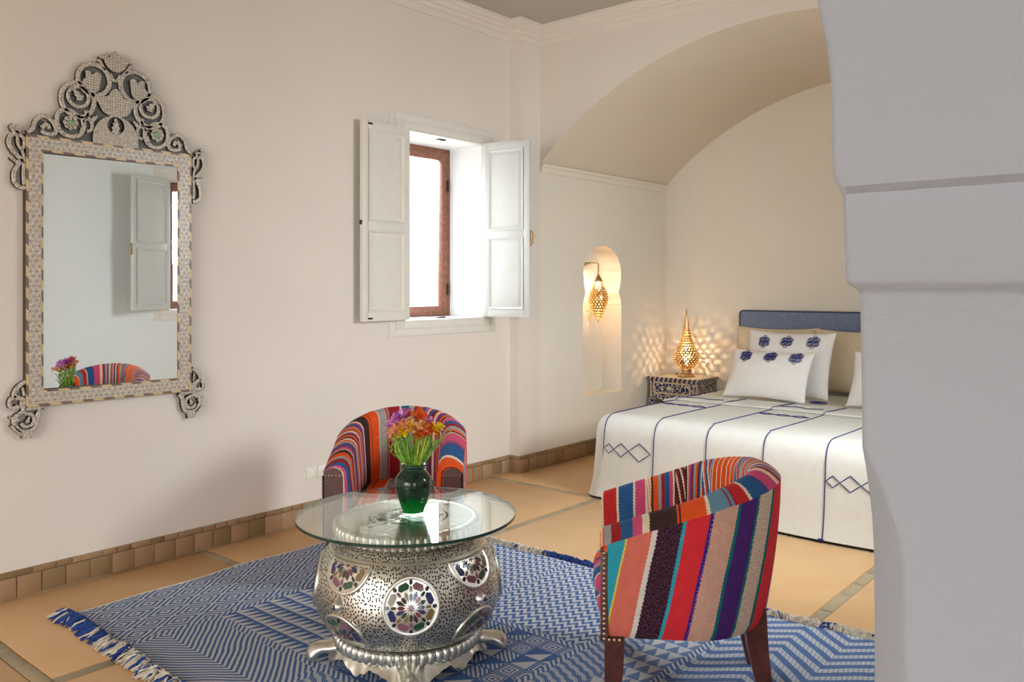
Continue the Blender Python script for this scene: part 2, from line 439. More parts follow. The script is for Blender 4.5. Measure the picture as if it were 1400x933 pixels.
mf = remap([(0, 0), (.4, .39), (.5, .49), (.51, .503), (.54, .542), (.57, .583), (.60, .62), (.63, .66), (.66, .702), (.70, .755), (.744, .80), (.774, .83), (.925, .93), (1, 1)])
right_inner = [(mr(p_), c_) for p_, c_ in right_inner]; far_inner = [(mf(p_), c_) for p_, c_ in far_inner]
M['right_inner'] = kilim('kilim_right_inner', right_inner, 0.0, [(mr(.720), mr(.745), 'blue', 'orange', 'white'), (.806, .829, 'brown', 'dred', 'cream'), (mr(.606), mr(.632), 'blue', 'grey', 'orange'), (.887, .896, 'cream', 'cream', 'orange')])
M['right_outer'] = kilim('kilim_right_outer', right_outer, 0.13, (), 1.0, [(.219, .27, 'salmon'), (.108, .16, 'plum'), (.33, .378, 'white')])
M['right_seat'] = kilim('kilim_right_seat', right_seat)
M['far_inner'] = kilim('kilim_far_inner', far_inner)
M['far_outer'] = kilim('kilim_far_outer', far_outer, 0.1)
M['far_seat'] = kilim('kilim_far_seat', far_seat)

# ------------------------------------------------------------------ rug
m, nt, b = new_mat('blue_flatweave')
v, x, y, z = coords(nt)
wobx = (noise(nt, v, 5, 2)-0.5)*0.025
a = x+wobx; bb = y+(noise(nt, v, 4.2, 2)-0.5)*0.025
def sq(e): return (e.fr()).gt(0.5)
p = a/0.150+bb/0.200; q = a/0.150-bb/0.200
d1 = (((p.fr()-0.5).ab()).mx((q.fr()-0.5).ab()))*2.0           # nested diamonds
P1 = sq(d1*2.6+0.15)
P2 = sq((((bb-0.18).ab())*1.2+a)/0.034)                          # chevron pin stripes
k = ((bb/0.085).fl()).fr()
P3 = ((a/0.045).fr()).gt((bb/0.085).fr())                        # saw teeth
P3 = P3*(1.0-((bb/0.085).fr()).gt(0.86))
P4 = sq((bb+((a/0.046).tri())*0.036)/0.052)                      # small zigzag
ca = (a/0.092); cb = (bb/0.092)
cell = (((ca.fl())*12.9898+(cb.fl())*78.233).sin()*43758.5453).fr()
half = (ca.fr()).gt(cb.fr())
nest = sq((((ca.fr()-0.5).ab()).mx((cb.fr()-0.5).ab()))*6.0)
hat = sq((a+bb)/0.024)
half = half*(1.0-(hat*(cell.gt(0.2))))
P5 = (cell.gt(0.40)).mix(half, (cell.gt(0.72)).mix(nest, hat))
edge5 = (((ca.fr()-0.5).ab()).mx((cb.fr()-0.5).ab())).gt(0.45)
P5 = edge5.mix(P5, 0.0)
P6 = sq((a*0.55+bb+((a/0.05).tri())*0.008)/0.045)
P6 = P6*(1.0-sq(a/0.014)*0.4)+(1.0-P6)*sq((a+bb)/0.012)*0.35                # diagonal bands
P7 = sq((bb+((a/0.40).tri())*0.17)/0.080)
P7 = P7*(1.0-sq((a+bb*0.2)/0.018)*0.35)+(1.0-P7)*sq((bb-a*0.2)/0.018)*0.25                        # broad chevrons
P8 = ((bb/0.075).fr()).gt((a/0.06).tri())
P8 = P8.mix(sq((a-bb)/0.016)*0.45, 1.0)                        # triangles
# patch layout (rug coordinates, metres from its corner)
tA = a.gt(0.53); tB = a.gt(1.32); tC = a.gt(1.98); tD = a.gt(2.16); tE = a.gt(2.36)
low = bb.lt(0.42); hi = bb.gt(1.22); mid = bb.gt(0.95)
patB = low.mix(hi.mix(P3, P4), P2)
patC = low.mix(hi.mix(P5, P4), P6)
val = tA.mix(P1, patB)
val = tB.mix(val, patC)
val = tC.mix(val, P6)
val = tD.mix(val, P8)
val = tE.mix(val, P7)
# seam bands between the patches
def near(e, c, w): return ((e-c).ab()).lt(w)
seam = near(a, 0.53, 0.018).mx(near(a, 1.32, 0.016)).mx(near(a, 1.98, 0.016)).mx(near(a, 2.36, 0.016)).mx(near(bb, 0.42, 0.02)*tA*(1.0-tC)).mx(near(bb, 1.22, 0.016)*tA*(1.0-tC))
seamv = sq((a+bb)/0.03)
val = seam.mix(val, seamv)
# weft texture
wf = noise(nt, combine(nt, x*160.0, y*420.0), 1.0, 2)
grain = sq(x/0.007)*0.16
val2 = (val*0.62+0.15+grain*0.9)+(wf-0.5)*0.95
col = ramp(nt, val2, [(0.2, srgb(62, 95, 152)), (0.5, srgb(122, 144, 180)), (0.8, srgb(196, 198, 198))])
setc(nt, b, col)
b.inputs['Roughness'].default_value = 0.95; b.inputs['Specular IOR Level'].default_value = 0.08
bump(nt, b, val*0.7+wf*0.5, 0.5, 0.003)
M['rug'] = m
M['rug_edge'] = simple('rug_white_edge', srgb(206, 198, 184), 0.95)
M['fringe_blue'] = simple('fringe_blue', srgb(34, 66, 134), 0.9, var=0.2, scale=40)
M['fringe_white'] = simple('fringe_white', srgb(206, 196, 176), 0.9, var=0.12, scale=40)
m, nt, b = new_mat('white_painted_brick')
bt = nt.nodes.new('ShaderNodeTexBrick'); v, x, y, z = coords(nt)
nt.links.new(combine(nt, y, z), bt.inputs['Vector']); bt.inputs['Scale'].default_value = 3.2
bt.inputs['Color1'].default_value = (0.93, 0.92, 0.9, 1); bt.inputs['Color2'].default_value = (0.9, 0.9, 0.88, 1); bt.inputs['Mortar'].default_value = (0.82, 0.83, 0.82, 1)
nt.links.new(bt.outputs['Color'], b.inputs['Base Color']); b.inputs['Roughness'].default_value = 0.9
M['ext_brick'] = m

# ------------------------------------------------------------------ mesh builder
class MB:
    def __init__(s): s.v = []; s.f = []; s.mi = []; s.uv = []; s.sm = []
    def add(s, verts, faces, mi=0, uvs=None, smooth=True):
        o = len(s.v); s.v += [tuple(p) for p in verts]
        for k, f in enumerate(faces):
            s.f.append(tuple(i+o for i in f)); s.mi.append(mi); s.sm.append(smooth)
            s.uv.append([uvs[i] for i in f] if uvs else None)
        return s
    def box(s, x0, y0, z0, x1, y1, z1, mi=0, bev=0.0):
        if bev > 0:
            bm = bmesh.new(); bmesh.ops.create_cube(bm, size=1)
            for p in bm.verts: p.co = ((x0+x1)/2+p.co.x*(x1-x0), (y0+y1)/2+p.co.y*(y1-y0), (z0+z1)/2+p.co.z*(z1-z0))
            bmesh.ops.bevel(bm, geom=list(bm.edges), offset=bev, segments=2, affect='EDGES', profile=0.5)
            s.frombm(bm, mi); return s
        V = [(x0,y0,z0),(x1,y0,z0),(x1,y1,z0),(x0,y1,z0),(x0,y0,z1),(x1,y0,z1),(x1,y1,z1),(x0,y1,z1)]
        F = [(3,2,1,0),(4,5,6,7),(0,1,5,4),(1,2,6,5),(2,3,7,6),(3,0,4,7)]
        return s.add(V, F, mi, None, False)
    def frombm(s, bm, mi=0, smooth=True, mat=None):
        bm.verts.index_update()
        s.add([(mat @ p.co if mat else p.co) for p in bm.verts], [[q.index for q in f.verts] for f in bm.faces], mi, None, smooth)
        bm.free(); return s
    def tube(s, path, rad, seg=8, mi=0, cap=True, flat=1.0, up=None, closed=False):
        path = [Vector(p) for p in path]; n = len(path)
        if not hasattr(rad, '__len__'): rad = [rad]*n
        V = []; F = []
        prev = None
        for i, p in enumerate(path):
            if closed: t = path[(i+1) % n]-path[i-1]
            else: t = path[min(i+1, n-1)]-path[max(i-1, 0)]
            if t.length < 1e-9: t = Vector((0, 0, 1))
            t.normalize()
            if up is not None: u = Vector(up)
            elif prev is None: u = Vector((0, 0, 1)) if abs(t.z) < 0.9 else Vector((1, 0, 0))
            else: u = prev
            u = (u-t*u.dot(t))
            if u.length < 1e-6: u = Vector((1, 0, 0))-t*t.x
            u.normalize(); prev = u
            w = t.cross(u)
            for k in range(seg):
                an = 2*PI*(k+0.5)/seg
                V.append(p+(u*math.sin(an)*flat+w*math.cos(an))*rad[i])
        m = n if closed else n-1
        for i in range(m):
            j = (i+1) % n
            for k in range(seg):
                F.append((i*seg+k, i*seg+(k+1) % seg, j*seg+(k+1) % seg, j*seg+k))
        if cap and not closed:
            F.append(tuple(range(seg))[::-1]); F.append(tuple((n-1)*seg+k for k in range(seg)))
        return s.add(V, F, mi)
    def lathe(s, prof, seg=32, c=(0, 0, 0), mi=0, uvr=None, a0=0.0, a1=2*PI, caps=True):
        full = abs(a1-a0-2*PI) < 1e-6
        V = []; F = []; U = []
        ns = seg if full else seg+1
        ln = [0.0]
        for i in range(1, len(prof)): ln.append(ln[-1]+math.hypot(prof[i][0]-prof[i-1][0], prof[i][1]-prof[i-1][1]))
        if uvr:
            cols = seg+1
            for i, (r, z) in enumerate(prof):
                for k in range(cols):
                    a = a0+(a1-a0)*k/seg
                    V.append((c[0]+r*math.cos(a), c[1]+r*math.sin(a), c[2]+z)); U.append((a*uvr, ln[i]))
            for i in range(len(prof)-1):
                for k in range(seg): F.append((i*cols+k, i*cols+k+1, (i+1)*cols+k+1, (i+1)*cols+k))
            return s.add(V, F, mi, U)
        for i, (r, z) in enumerate(prof):
            for k in range(ns):
                a = a0+(a1-a0)*k/seg
                V.append((c[0]+r*math.cos(a), c[1]+r*math.sin(a), c[2]+z))
        for i in range(len(prof)-1):
            for k in range(seg):
                k2 = (k+1) % ns
                F.append((i*ns+k, i*ns+k2, (i+1)*ns+k2, (i+1)*ns+k))
        if full and caps:
            if prof[0][0] > 1e-6: F.append(tuple(range(ns))[::-1])
            if prof[-1][0] > 1e-6: F.append(tuple((len(prof)-1)*ns+k for k in range(ns)))
        return s.add(V, F, mi)
    def sphere(s, c, r, seg=10, rings=6, mi=0, sz=1.0):
        prof = [(r*math.sin(PI*i/rings), -r*sz*math.cos(PI*i/rings)) for i in range(rings+1)]
        prof[0] = (1e-5, prof[0][1]); prof[-1] = (1e-5, prof[-1][1])
        return s.lathe(prof, seg, c, mi)
    def prism(s, poly, d0, d1, fn, mi=0, mi_side=None):
        """extrude a 2-d polygon between depths d0 and d1; fn(a, b, d) -> point"""
        bm = bmesh.new()
        n = len(poly)
        area = sum(poly[i][0]*poly[(i+1) % n][1]-poly[(i+1) % n][0]*poly[i][1] for i in range(n))
        vs = [bm.verts.new((p[0], p[1], 0)) for p in poly]
        es = [bm.edges.new((vs[i], vs[(i+1) % n])) for i in range(n)]
        bmesh.ops.triangle_fill(bm, use_beauty=True, use_dissolve=False, edges=es, normal=(0, 0, 1))
        bm.verts.index_update()
        tris = [[q.index for q in f.verts] for f in bm.faces]
        pts = [(q.co.x, q.co.y) for q in bm.verts]
        bm.free()
        V = [fn(a_, b_, d1) for a_, b_ in pts]+[fn(a_, b_, d0) for a_, b_ in pts]
        F = []; k = len(pts)
        s.add(V[:k], tris, mi, None, False)
        s.add(V[k:], [t[::-1] for t in tris], mi, None, False)
        ms = mi if mi_side is None else mi_side
        s.add(V, [(i, (i+1) % n, k+(i+1) % n, k+i) for i in range(n)], ms, None, False)
        return s
    def build(s, name, mats, parent=None, loc=None, autosmooth=35):
        me = bpy.data.meshes.new(name)
        me.from_pydata(s.v, [], s.f)
        if not isinstance(mats, (list, tuple)): mats = [mats]
        for mt in mats: me.materials.append(mt)
        if len(mats) > 1: me.polygons.foreach_set('material_index', s.mi)
        if any(u for u in s.uv):
            ul = me.uv_layers.new(name='UVMap')
            i = 0
            for f, u in zip(me.polygons, s.uv):
                for k in range(f.loop_total):
                    if u: ul.data[f.loop_start+k].uv = u[k]
        bm = bmesh.new(); bm.from_mesh(me)
        bmesh.ops.remove_doubles(bm, verts=bm.verts, dist=1e-6)
        bmesh.ops.recalc_face_normals(bm, faces=bm.faces)
        ca = math.cos(R(autosmooth))
        for f in bm.faces: f.smooth = True
        for e in bm.edges:
            if len(e.link_faces) != 2 or e.link_faces[0].normal.dot(e.link_faces[1].normal) < ca: e.smooth = False
        bm.to_mesh(me); bm.free(); me.update()
        o = bpy.data.objects.new(name, me); COL.objects.link(o)
        if parent is not None: o.parent = parent
        if loc is not None: o.location = loc
        return o

def tag(o, label=None, cat=None, group=None, kind=None):
    if label: o['label'] = label
    if cat: o['category'] = cat
    if group: o['group'] = group
    if kind: o['kind'] = kind
    return o
def thing(name, label, cat, loc=(0, 0, 0), rotz=0.0, group=None):
    o = bpy.data.objects.new(name, None); COL.objects.link(o); o.empty_display_size = 0.1
    o.location = loc; o.rotation_euler = (0, 0, rotz)
    return tag(o, label, cat, group)
def struct(name, mb, mats, label, parent=None, cat=None, autosmooth=35):
    o = mb.build(name, mats, parent, None, autosmooth)
    tag(o, label, cat, None, 'structure')
    return o
def copy_obj(o, name=None, parent=None):
    c = o.copy(); COL.objects.link(c)
    if parent is not None: c.parent = parent
    return c
def wallplane(x): return lambda a_, b_, d: (x+d, a_, b_)      # (y, z, depth into the room)

# ================================================================== THE SETTING
CEIL = 3.63
YA, YB, YP = 5.453, 7.50, 5.18      # arch front, headboard wall, pilaster return
XP = 0.10                            # pilaster / alcove wall offset
XR = 4.20                            # opposite wall
SPR = 2.52                           # springing of the vault
AC, RISE = 2.10, 0.81
AR = (4.0+RISE*RISE)/(2*RISE); AZ = SPR+RISE-AR
rnd = random.Random(11)

def hole_wall(mb, y0, y1, z0, z1, hy0, hy1, hz0, hz1, xa, xb, mi_reveal=1):
    """wall slab between x=xa (room face) and x=xb with a rectangular opening"""
    lo, hi = min(xa, xb), max(xa, xb)
    mb.box(lo, y0, z0, hi, hy0, z1); mb.box(lo, hy1, z0, hi, y1, z1)
    mb.box(lo, hy0, z0, hi, hy1, hz0); mb.box(lo, hy0, hz1, hi, hy1, z1)
    e = 0.002                         # reveal lining
    for bx in ((hy0-.001, hy0+e, hz0, hz1), (hy1-e, hy1+.001, hz0, hz1)):
        mb.box(lo+.001, bx[0], bx[2], hi-.0005, bx[1], bx[3], mi_reveal)
    mb.box(lo+.001, hy0, hz0-.001, hi-.0005, hy1, hz0+e, mi_reveal); mb.box(lo+.001, hy0, hz1-e, hi-.0005, hy1, hz1+.001, mi_reveal)

W1 = (4.03, 4.845, 1.262, 2.602)     # window opening in the left wall
W2 = (3.965, 4.78, 1.262, 2.602)      # window opening in the right wall
mb = MB(); hole_wall(mb, -4.0, YP+.02, 0, CEIL+.1, *W1, 0.0, -0.42)
mb.box(-0.42, YP, 0, XP, YA+.0, CEIL+.1)
struct('wall_left', mb, [M['plaster'], M['reveal']], 'long cream plaster wall with the mirror and the shuttered window')
mb = MB(); hole_wall(mb, 1.3, YP+.02, 0, CEIL+.1, *W2, XR, XR+0.18)
mb.box(XR-XP, YP, 0, XR+.42, YA, CEIL+.1)
struct('wall_right', mb, [M['wall_daylit'], M['reveal']], 'pale plaster wall opposite, seen only in the wall mirror')

# alcove side wall with its keyhole niche (front face with a hole, then the niche cavity)
def niche_outline():
    yc = 6.367; P = [(6.055, 0.523), (6.672, 0.523), (6.672, 1.330)]
    for i in range(7):                # quarter-round shoulder below the keyhole
        t = i/6; P.append((6.668-0.035*(t**2), 1.334+0.098*t))
    A, Bu, Bl, zc = 0.302, 0.250, 0.36, 1.622
    a0 = math.asin((1.440-zc)/Bl)
    for i in range(33):
        a = a0+(PI-2*a0)*i/32
        P.append((yc+A*math.cos(a), zc+(Bu if math.sin(a) > 0 else Bl)*math.sin(a)))
    for i in range(7):
        t = 1-i/6; P.append((6.061+0.035*(t**2), 1.334+0.098*t))
    P.append((6.055, 1.330))
    return P
NO = niche_outline()
bm = bmesh.new()
outer = [(YA-.001, 0), (YB, 0), (YB, SPR+.12), (YA-.001, SPR+.12)]
vo = [bm.verts.new((0, a_, b_)) for a_, b_ in outer]; vi = [bm.verts.new((0, a_, b_)) for a_, b_ in NO]
eo = [bm.edges.new((vo[i], vo[(i+1) % 4])) for i in range(4)]
ei = [bm.edges.new((vi[i], vi[(i+1) % len(vi)])) for i in range(len(vi))]
bmesh.ops.triangle_fill(bm, use_beauty=True, edges=eo+ei, normal=(1, 0, 0))
mb = MB(); mb.frombm(bm, 0, False, Matrix.Translation((XP, 0, 0)))
ND = 0.22
n = len(NO)
V = [(XP, a_, b_) for a_, b_ in NO]+[(XP-ND, a_, b_) for a_, b_ in NO]
mb.add(V, [(i, (i+1) % n, n+(i+1) % n, n+i) for i in range(n)], 0, None, False)
mb.prism(NO, -ND-.02, -ND, wallplane(XP), 0)
mb.box(XP-.36, YA-.001, 0, XP-.32, YB, SPR+.2)
struct('wall_alcove_left', mb, [M['alcove']], 'side wall of the bed alcove with a keyhole niche', None, None, 20)
mb = MB(); mb.box(XR-XP, YA, 0, XR-XP+.2, YB, SPR+.12)
struct('wall_alcove_right', mb, [M['alcove']], 'far side wall of the bed alcove')
mb = MB(); mb.box(-.3, YB, 0, XR+.3, YB+.2, CEIL+.1)
struct('wall_back', mb, [M['alcove']], 'alcove back wall behind the blue headboard')

# arch wall above the alcove and the barrel vault
arc = []
NA = 48
half = math.asin(2.0/AR)
for i in range(NA+1):
    a = -half+2*half*i/NA
    arc.append((AC+AR*math.sin(a), AZ+AR*math.cos(a)))
poly = arc+[(XR-XP, CEIL+.1), (XP, CEIL+.1)]
mb = MB(); mb.prism(poly, 0.0, 0.006, lambda a_, b_, d: (a_, YA+d, b_))
struct('wall_arch', mb, [M['plaster']], 'plaster wall over the segmental arch of the bed alcove')
mb = MB()
V = []
for (a_, b_) in arc: V += [(a_, YA+.006, b_), (a_, YB+.01, b_), (a_, YA+.006, b_+.04), (a_, YB+.01, b_+.04)]
F = []
for i in range(NA):
    p, q = 4*i, 4*(i+1)
    F += [(p, p+1, q+1, q), (p+2, q+2, q+3, p+3)]
mb.add(V, F, 0)
struct('ceiling_vault', mb, [M['vault']], 'shallow barrel vault over the bed alcove')
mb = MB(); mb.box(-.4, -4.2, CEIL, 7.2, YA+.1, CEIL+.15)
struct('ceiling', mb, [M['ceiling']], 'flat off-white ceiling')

# stepped ceiling moulding and the springing moulding
def sweep(path, prof, mb):
    n = len(path); N = []
    for i in range(n-1):
        d = Vector((path[i+1][0]-path[i][0], path[i+1][1]-path[i][1])).normalized()
        N.append(Vector((d.y, -d.x)))
    rows = []
    for i in range(n):
        if i == 0: mdir = N[0]
        elif i == n-1: mdir = N[-1]
        else:
            s = N[i-1]+N[i]; mdir = s/(1+N[i-1].dot(N[i]))
        rows.append([(path[i][0]+mdir.x*d, path[i][1]+mdir.y*d, z) for d, z in prof])
    k = len(prof)
    V = [p for r in rows for p in r]
    mb.add(V, [(i*k+j, i*k+j+1, (i+1)*k+j+1, (i+1)*k+j) for i in range(n-1) for j in range(k-1)], 0, None, False)
cp = [(0.0, CEIL-.150), (.012, CEIL-.150), (.016, CEIL-.142), (.016, CEIL-.105), (.034, CEIL-.098), (.040, CEIL-.086), (.040, CEIL-.072), (.056, CEIL-.066), (.060, CEIL-.056), (.060, CEIL-.044), (.078, CEIL-.036), (.082, CEIL-.026), (.082, CEIL-.014), (.10, CEIL-.010), (.10, CEIL+.01)]
mb = MB(); sweep([(0, 1.3), (0, YP), (XP, YP), (XP, YA), (XR-XP, YA), (XR-XP, YP), (XR, YP), (XR, 1.3)], cp, mb)
struct('trim_1', mb, [M['plaster']], 'stepped plaster moulding under the ceiling')
sp_ = [(0.0, SPR-.075), (.010, SPR-.072), (.014, SPR-.062), (.014, SPR-.030), (.026, SPR-.024), (.030, SPR-.016), (.030, SPR-.004), (.022, SPR+.004), (0.0, SPR+.008)]
mb = MB(); sweep([(XP, YA+.0), (XP, YB)], sp_, mb); sweep([(XR-XP, YB), (XR-XP, YA)], sp_, mb)
V0 = [(XP+d, YA, z) for d, z in sp_]; mb.add(V0, [tuple(range(len(V0)))], 0, None, False)
struct('trim_2', mb, [M['alcove']], 'thin plaster moulding where the alcove vault springs')

# ---- floor: tan slabs with narrow strips of small tiles between them
fl = struct('floor', MB().box(-.2, -4.1, -.12, 7.1, YB+.1, -.006), [M['grout']], 'tan slab floor crossed by thin grey-green tile strips')
SW = 0.062
xs = [-0.94, 1.045, 3.02, 5.0, 6.98]
ys = [-3.63, -2.40, -1.18, 0.045, 1.275, 2.49, 3.71, 4.935, 6.16, 7.40]
mesh_cache = {}
def slab(x0, x1, y0, y1):
    key = (round(x1-x0, 3), round(y1-y0, 3))
    if key not in mesh_cache:
        o = MB().box(-(x1-x0)/2, -(y1-y0)/2, -.02, (x1-x0)/2, (y1-y0)/2, 0.0, 0, 0.003).build('tile', M['slab'], fl)
        mesh_cache[key] = o.data
    else:
        o = bpy.data.objects.new('tile', mesh_cache[key]); COL.objects.link(o); o.parent = fl
    o.location = ((x0+x1)/2, (y0+y1)/2, 0)
for i in range(len(xs)-1):
    for j in range(len(ys)-1):
        x0, x1 = max(0.0, xs[i]+SW/2), min(xs[i+1]-SW/2, 7.0); y0, y1 = ys[j]+SW/2, min(ys[j+1]-SW/2, YB)
        if i == 0: x0 = 0.002
        if y1 < -1.3 or x0 > 5.0: continue
        slab(x0+.002, x1-.002, y0+.002, y1-.002)
strip_data = []
for k in range(6):
    L = 0.17+0.022*k
    o = MB().box(-L/2+.002, -SW/2+.003, -.02, L/2-.002, SW/2-.003, -.001, 0, 0.003).build('strip_tile', M['strip'], fl)
    strip_data.append((L, o)); 
first = {id(o): True for L, o in strip_data}
def put_strip(x, y, rot, L, o):
    if first[id(o)]: first[id(o)] = False; c = o
    else: c = copy_obj(o)
    c.location = (x, y, rnd.uniform(-.001, .0008)); c.rotation_euler = (0, 0, rot+rnd.uniform(-.008, .008))
for yy in ys[3:9]:
    x = 0.03
    while x < 4.15:
        L, o = strip_data[rnd.randrange(6)]
        put_strip(x+L/2, yy, 0, L, o); x += L
for xx in xs[1:3]:
    for j in range(3, len(ys)-1):
        y = ys[j]+SW/2
        while y < min(ys[j+1]-SW/2, YB)-.05:
            L, o = strip_data[rnd.randrange(6)]
            if y+L > ys[j+1]-SW/2+.03: L, o = strip_data[0]
            put_strip(xx, y+L/2, PI/2, L, o); y += L
for L, o in strip_data:
    if first[id(o)]: put_strip(4.16, 6.5+0.1*L, PI/2, L, o)

# ---- baseboards of small terracotta tiles
BW = 0.114
tile_meshes = []
for k in range(4):
    w = BW+rnd.uniform(-.004, .004)
    tile_meshes.append(MB().box(0.0, -w/2+.002, 0, .012, w/2-.002, .098, 0, .003))
cap_meshes = [MB().box(0.0, -w/2+.002, 0, .011, w/2-.002, .026, 0, .003) for w in (.075, .11, .15)]
tm = [t.build('tile', M['base_tile']) for t in tile_meshes]
cm = [t.build('cap_tile', M['base_tile']) for t in cap_meshes]
cw = (.075, .11, .15)
used = set()
def place_piece(o, parent, loc, rot):
    if o.name not in used: used.add(o.name); c = o
    else: c = copy_obj(o)
    c.parent = parent; c.location = loc; c.rotation_euler = rot
def baseboard(name, x, y0, y1, label, axis='y'):
    ln = y1-y0
    if axis == 'y': back = MB().box(x-.002, y0, -.004, x+.006, y1, .136)
    else: back = MB().box(y0, x-.006, -.004, y1, x+.002, .136)
    b = struct(name, back, [M['mortar']], label)
    nt_ = max(1, int(round(ln/BW)))
    for i in range(nt_):
        c = y0+ln*(i+.5)/nt_
        o = tm[rnd.randrange(4)]
        loc = (x+.003+rnd.uniform(0, .0025), c, .008) if axis == 'y' else (c, x-.003-rnd.uniform(0, .0025), .008)
        place_piece(o, b, loc, (0, 0, 0 if axis == 'y' else -PI/2))
    p = y0
    while p < y1-.03:
        k = rnd.randrange(3); w = cw[k]
        if p+w > y1+.01:
            k = 0; w = cw[0]
            if p+w > y1+.012: break
        c = p+w/2
        loc = (x+.003+rnd.uniform(0, .0015), c, .109) if axis == 'y' else (c, x-.003-rnd.uniform(0, .0015), .109)
        place_piece(cm[k], b, loc, (0, 0, 0 if axis == 'y' else -PI/2))
        p += w
baseboard('baseboard_left', 0.0, 1.30, YP-.002, 'terracotta tile skirting along the mirror wall')
baseboard('baseboard_pilaster', YP, 0.012, XP, 'terracotta tile skirting on the pilaster return', 'x')
baseboard('baseboard_alcove', XP, YP-.01, YB, 'terracotta tile skirting along the alcove side wall')
mb = MB().box(XR-.015, 1.6, 0, XR+.0, YP, .135); struct('baseboard_right', mb, [M['base_tile']], 'terracotta tile skirting along the opposite wall')

# ---- window with brown frame, casing and two panelled shutters
def shutter(parent, hinge, angle, width, z0, z1, face, handle_at_edge, mat, bolts=False, hinges=True, th=0.032):
    """panelled leaf: local x runs from the hinge to the free edge, local y is thickness; face=+1/-1 side carrying the panels"""
    e = bpy.data.objects.new('shutter', None)
    st, h = 0.052, z1-z0
    mb = MB()
    t2 = th/2
    rails = [0.0, 0.062, 0.575*h-.03, 0.575*h+.03, h-.062, h]
    if h > 0: rails = [0.0, 0.060, 0.475*h-.027, 0.475*h+.027, h-.060, h]
    mb.box(0, -t2, 0, st, t2, h, 0, .003); mb.box(width-st, -t2, 0, width, t2, h, 0, .003)
    for a_, b_ in ((rails[0], rails[1]), (rails[2], rails[3]), (rails[4], rails[5])):
        mb.box(st-.002, -t2+.0005, a_, width-st+.002, t2-.0005, b_, 0, .002)
    leaf = mb.build('shutter', mat, parent)
    leaf.location = hinge; leaf.rotation_euler = (0, 0, angle)
    for a_, b_ in ((rails[1], rails[2]), (rails[3], rails[4])):
        x0, x1 = st, width-st
        pm = MB()
        for sgn in (1, -1):
            def rect(o, d): return [(x0+o, sgn*d, a_+o), (x1-o, sgn*d, a_+o), (x1-o, sgn*d, b_-o), (x0+o, sgn*d, b_-o)]
            L = [rect(-.001, t2+.004), rect(.006, t2+.007), rect(.014, t2+.001), rect(.018, t2-.008), rect(.024, t2-.008), rect(.040, t2-.001), rect(.048, t2)]
            V = [p for r in L for p in r]; F = []
            for i in range(len(L)-1):
                for k in range(4): F.append((4*i+k, 4*i+(k+1) % 4, 4*i+4+(k+1) % 4, 4*i+4+k))
            F.append(tuple(4*(len(L)-1)+k for k in range(4)))
            pm.add(V, F, 0, None, False)
        pm.build('panel', mat, leaf)
    if handle_at_edge:
        hm = MB(); zc = h*0.445 if handle_at_edge == 1 else h*0.50
        hm.tube([(width+.002, 0, zc-.055), (width+.016, 0, zc-.04), (width+.014, 0, zc-.005), (width+.022, 0, zc+.02), (width+.010, 0, zc+.05), (width+.002, 0, zc+.058)], [.005, .007, .010, .007, .006, .004], 8)
        hm.build('handle', M['brass'], leaf)
    if handle_at_edge == 3: pass
    if bolts:
        for zz in (0.014, h-.028):
            bm_ = MB().box(width-.085, face*t2-.004, zz, width-.045, face*t2+.004, zz+.012, 0, .002)
            tag(bm_.build('bolt', M['iron'], leaf), 'small dark bolt')
        tag(MB().box(width-.001, -.008, h*.48, width+.010, .008, h*.48+.03, 0, .003).build('catch', M['iron'], leaf), 'small dark catch')
    if hinges:
        for zz in (0.14*h-.05, 0.85*h-.04):
            hm = MB().tube([(-.006, face*t2, zz), (-.006, face*t2, zz+.085)], .0075, 8)
            hm.box(-.004, face*t2-.002, zz, .016, face*t2+.003, zz+.085)
            tag(hm.build('hinge', M['iron'] if False else M['brass'], leaf), 'dull brass hinge')
    return leaf

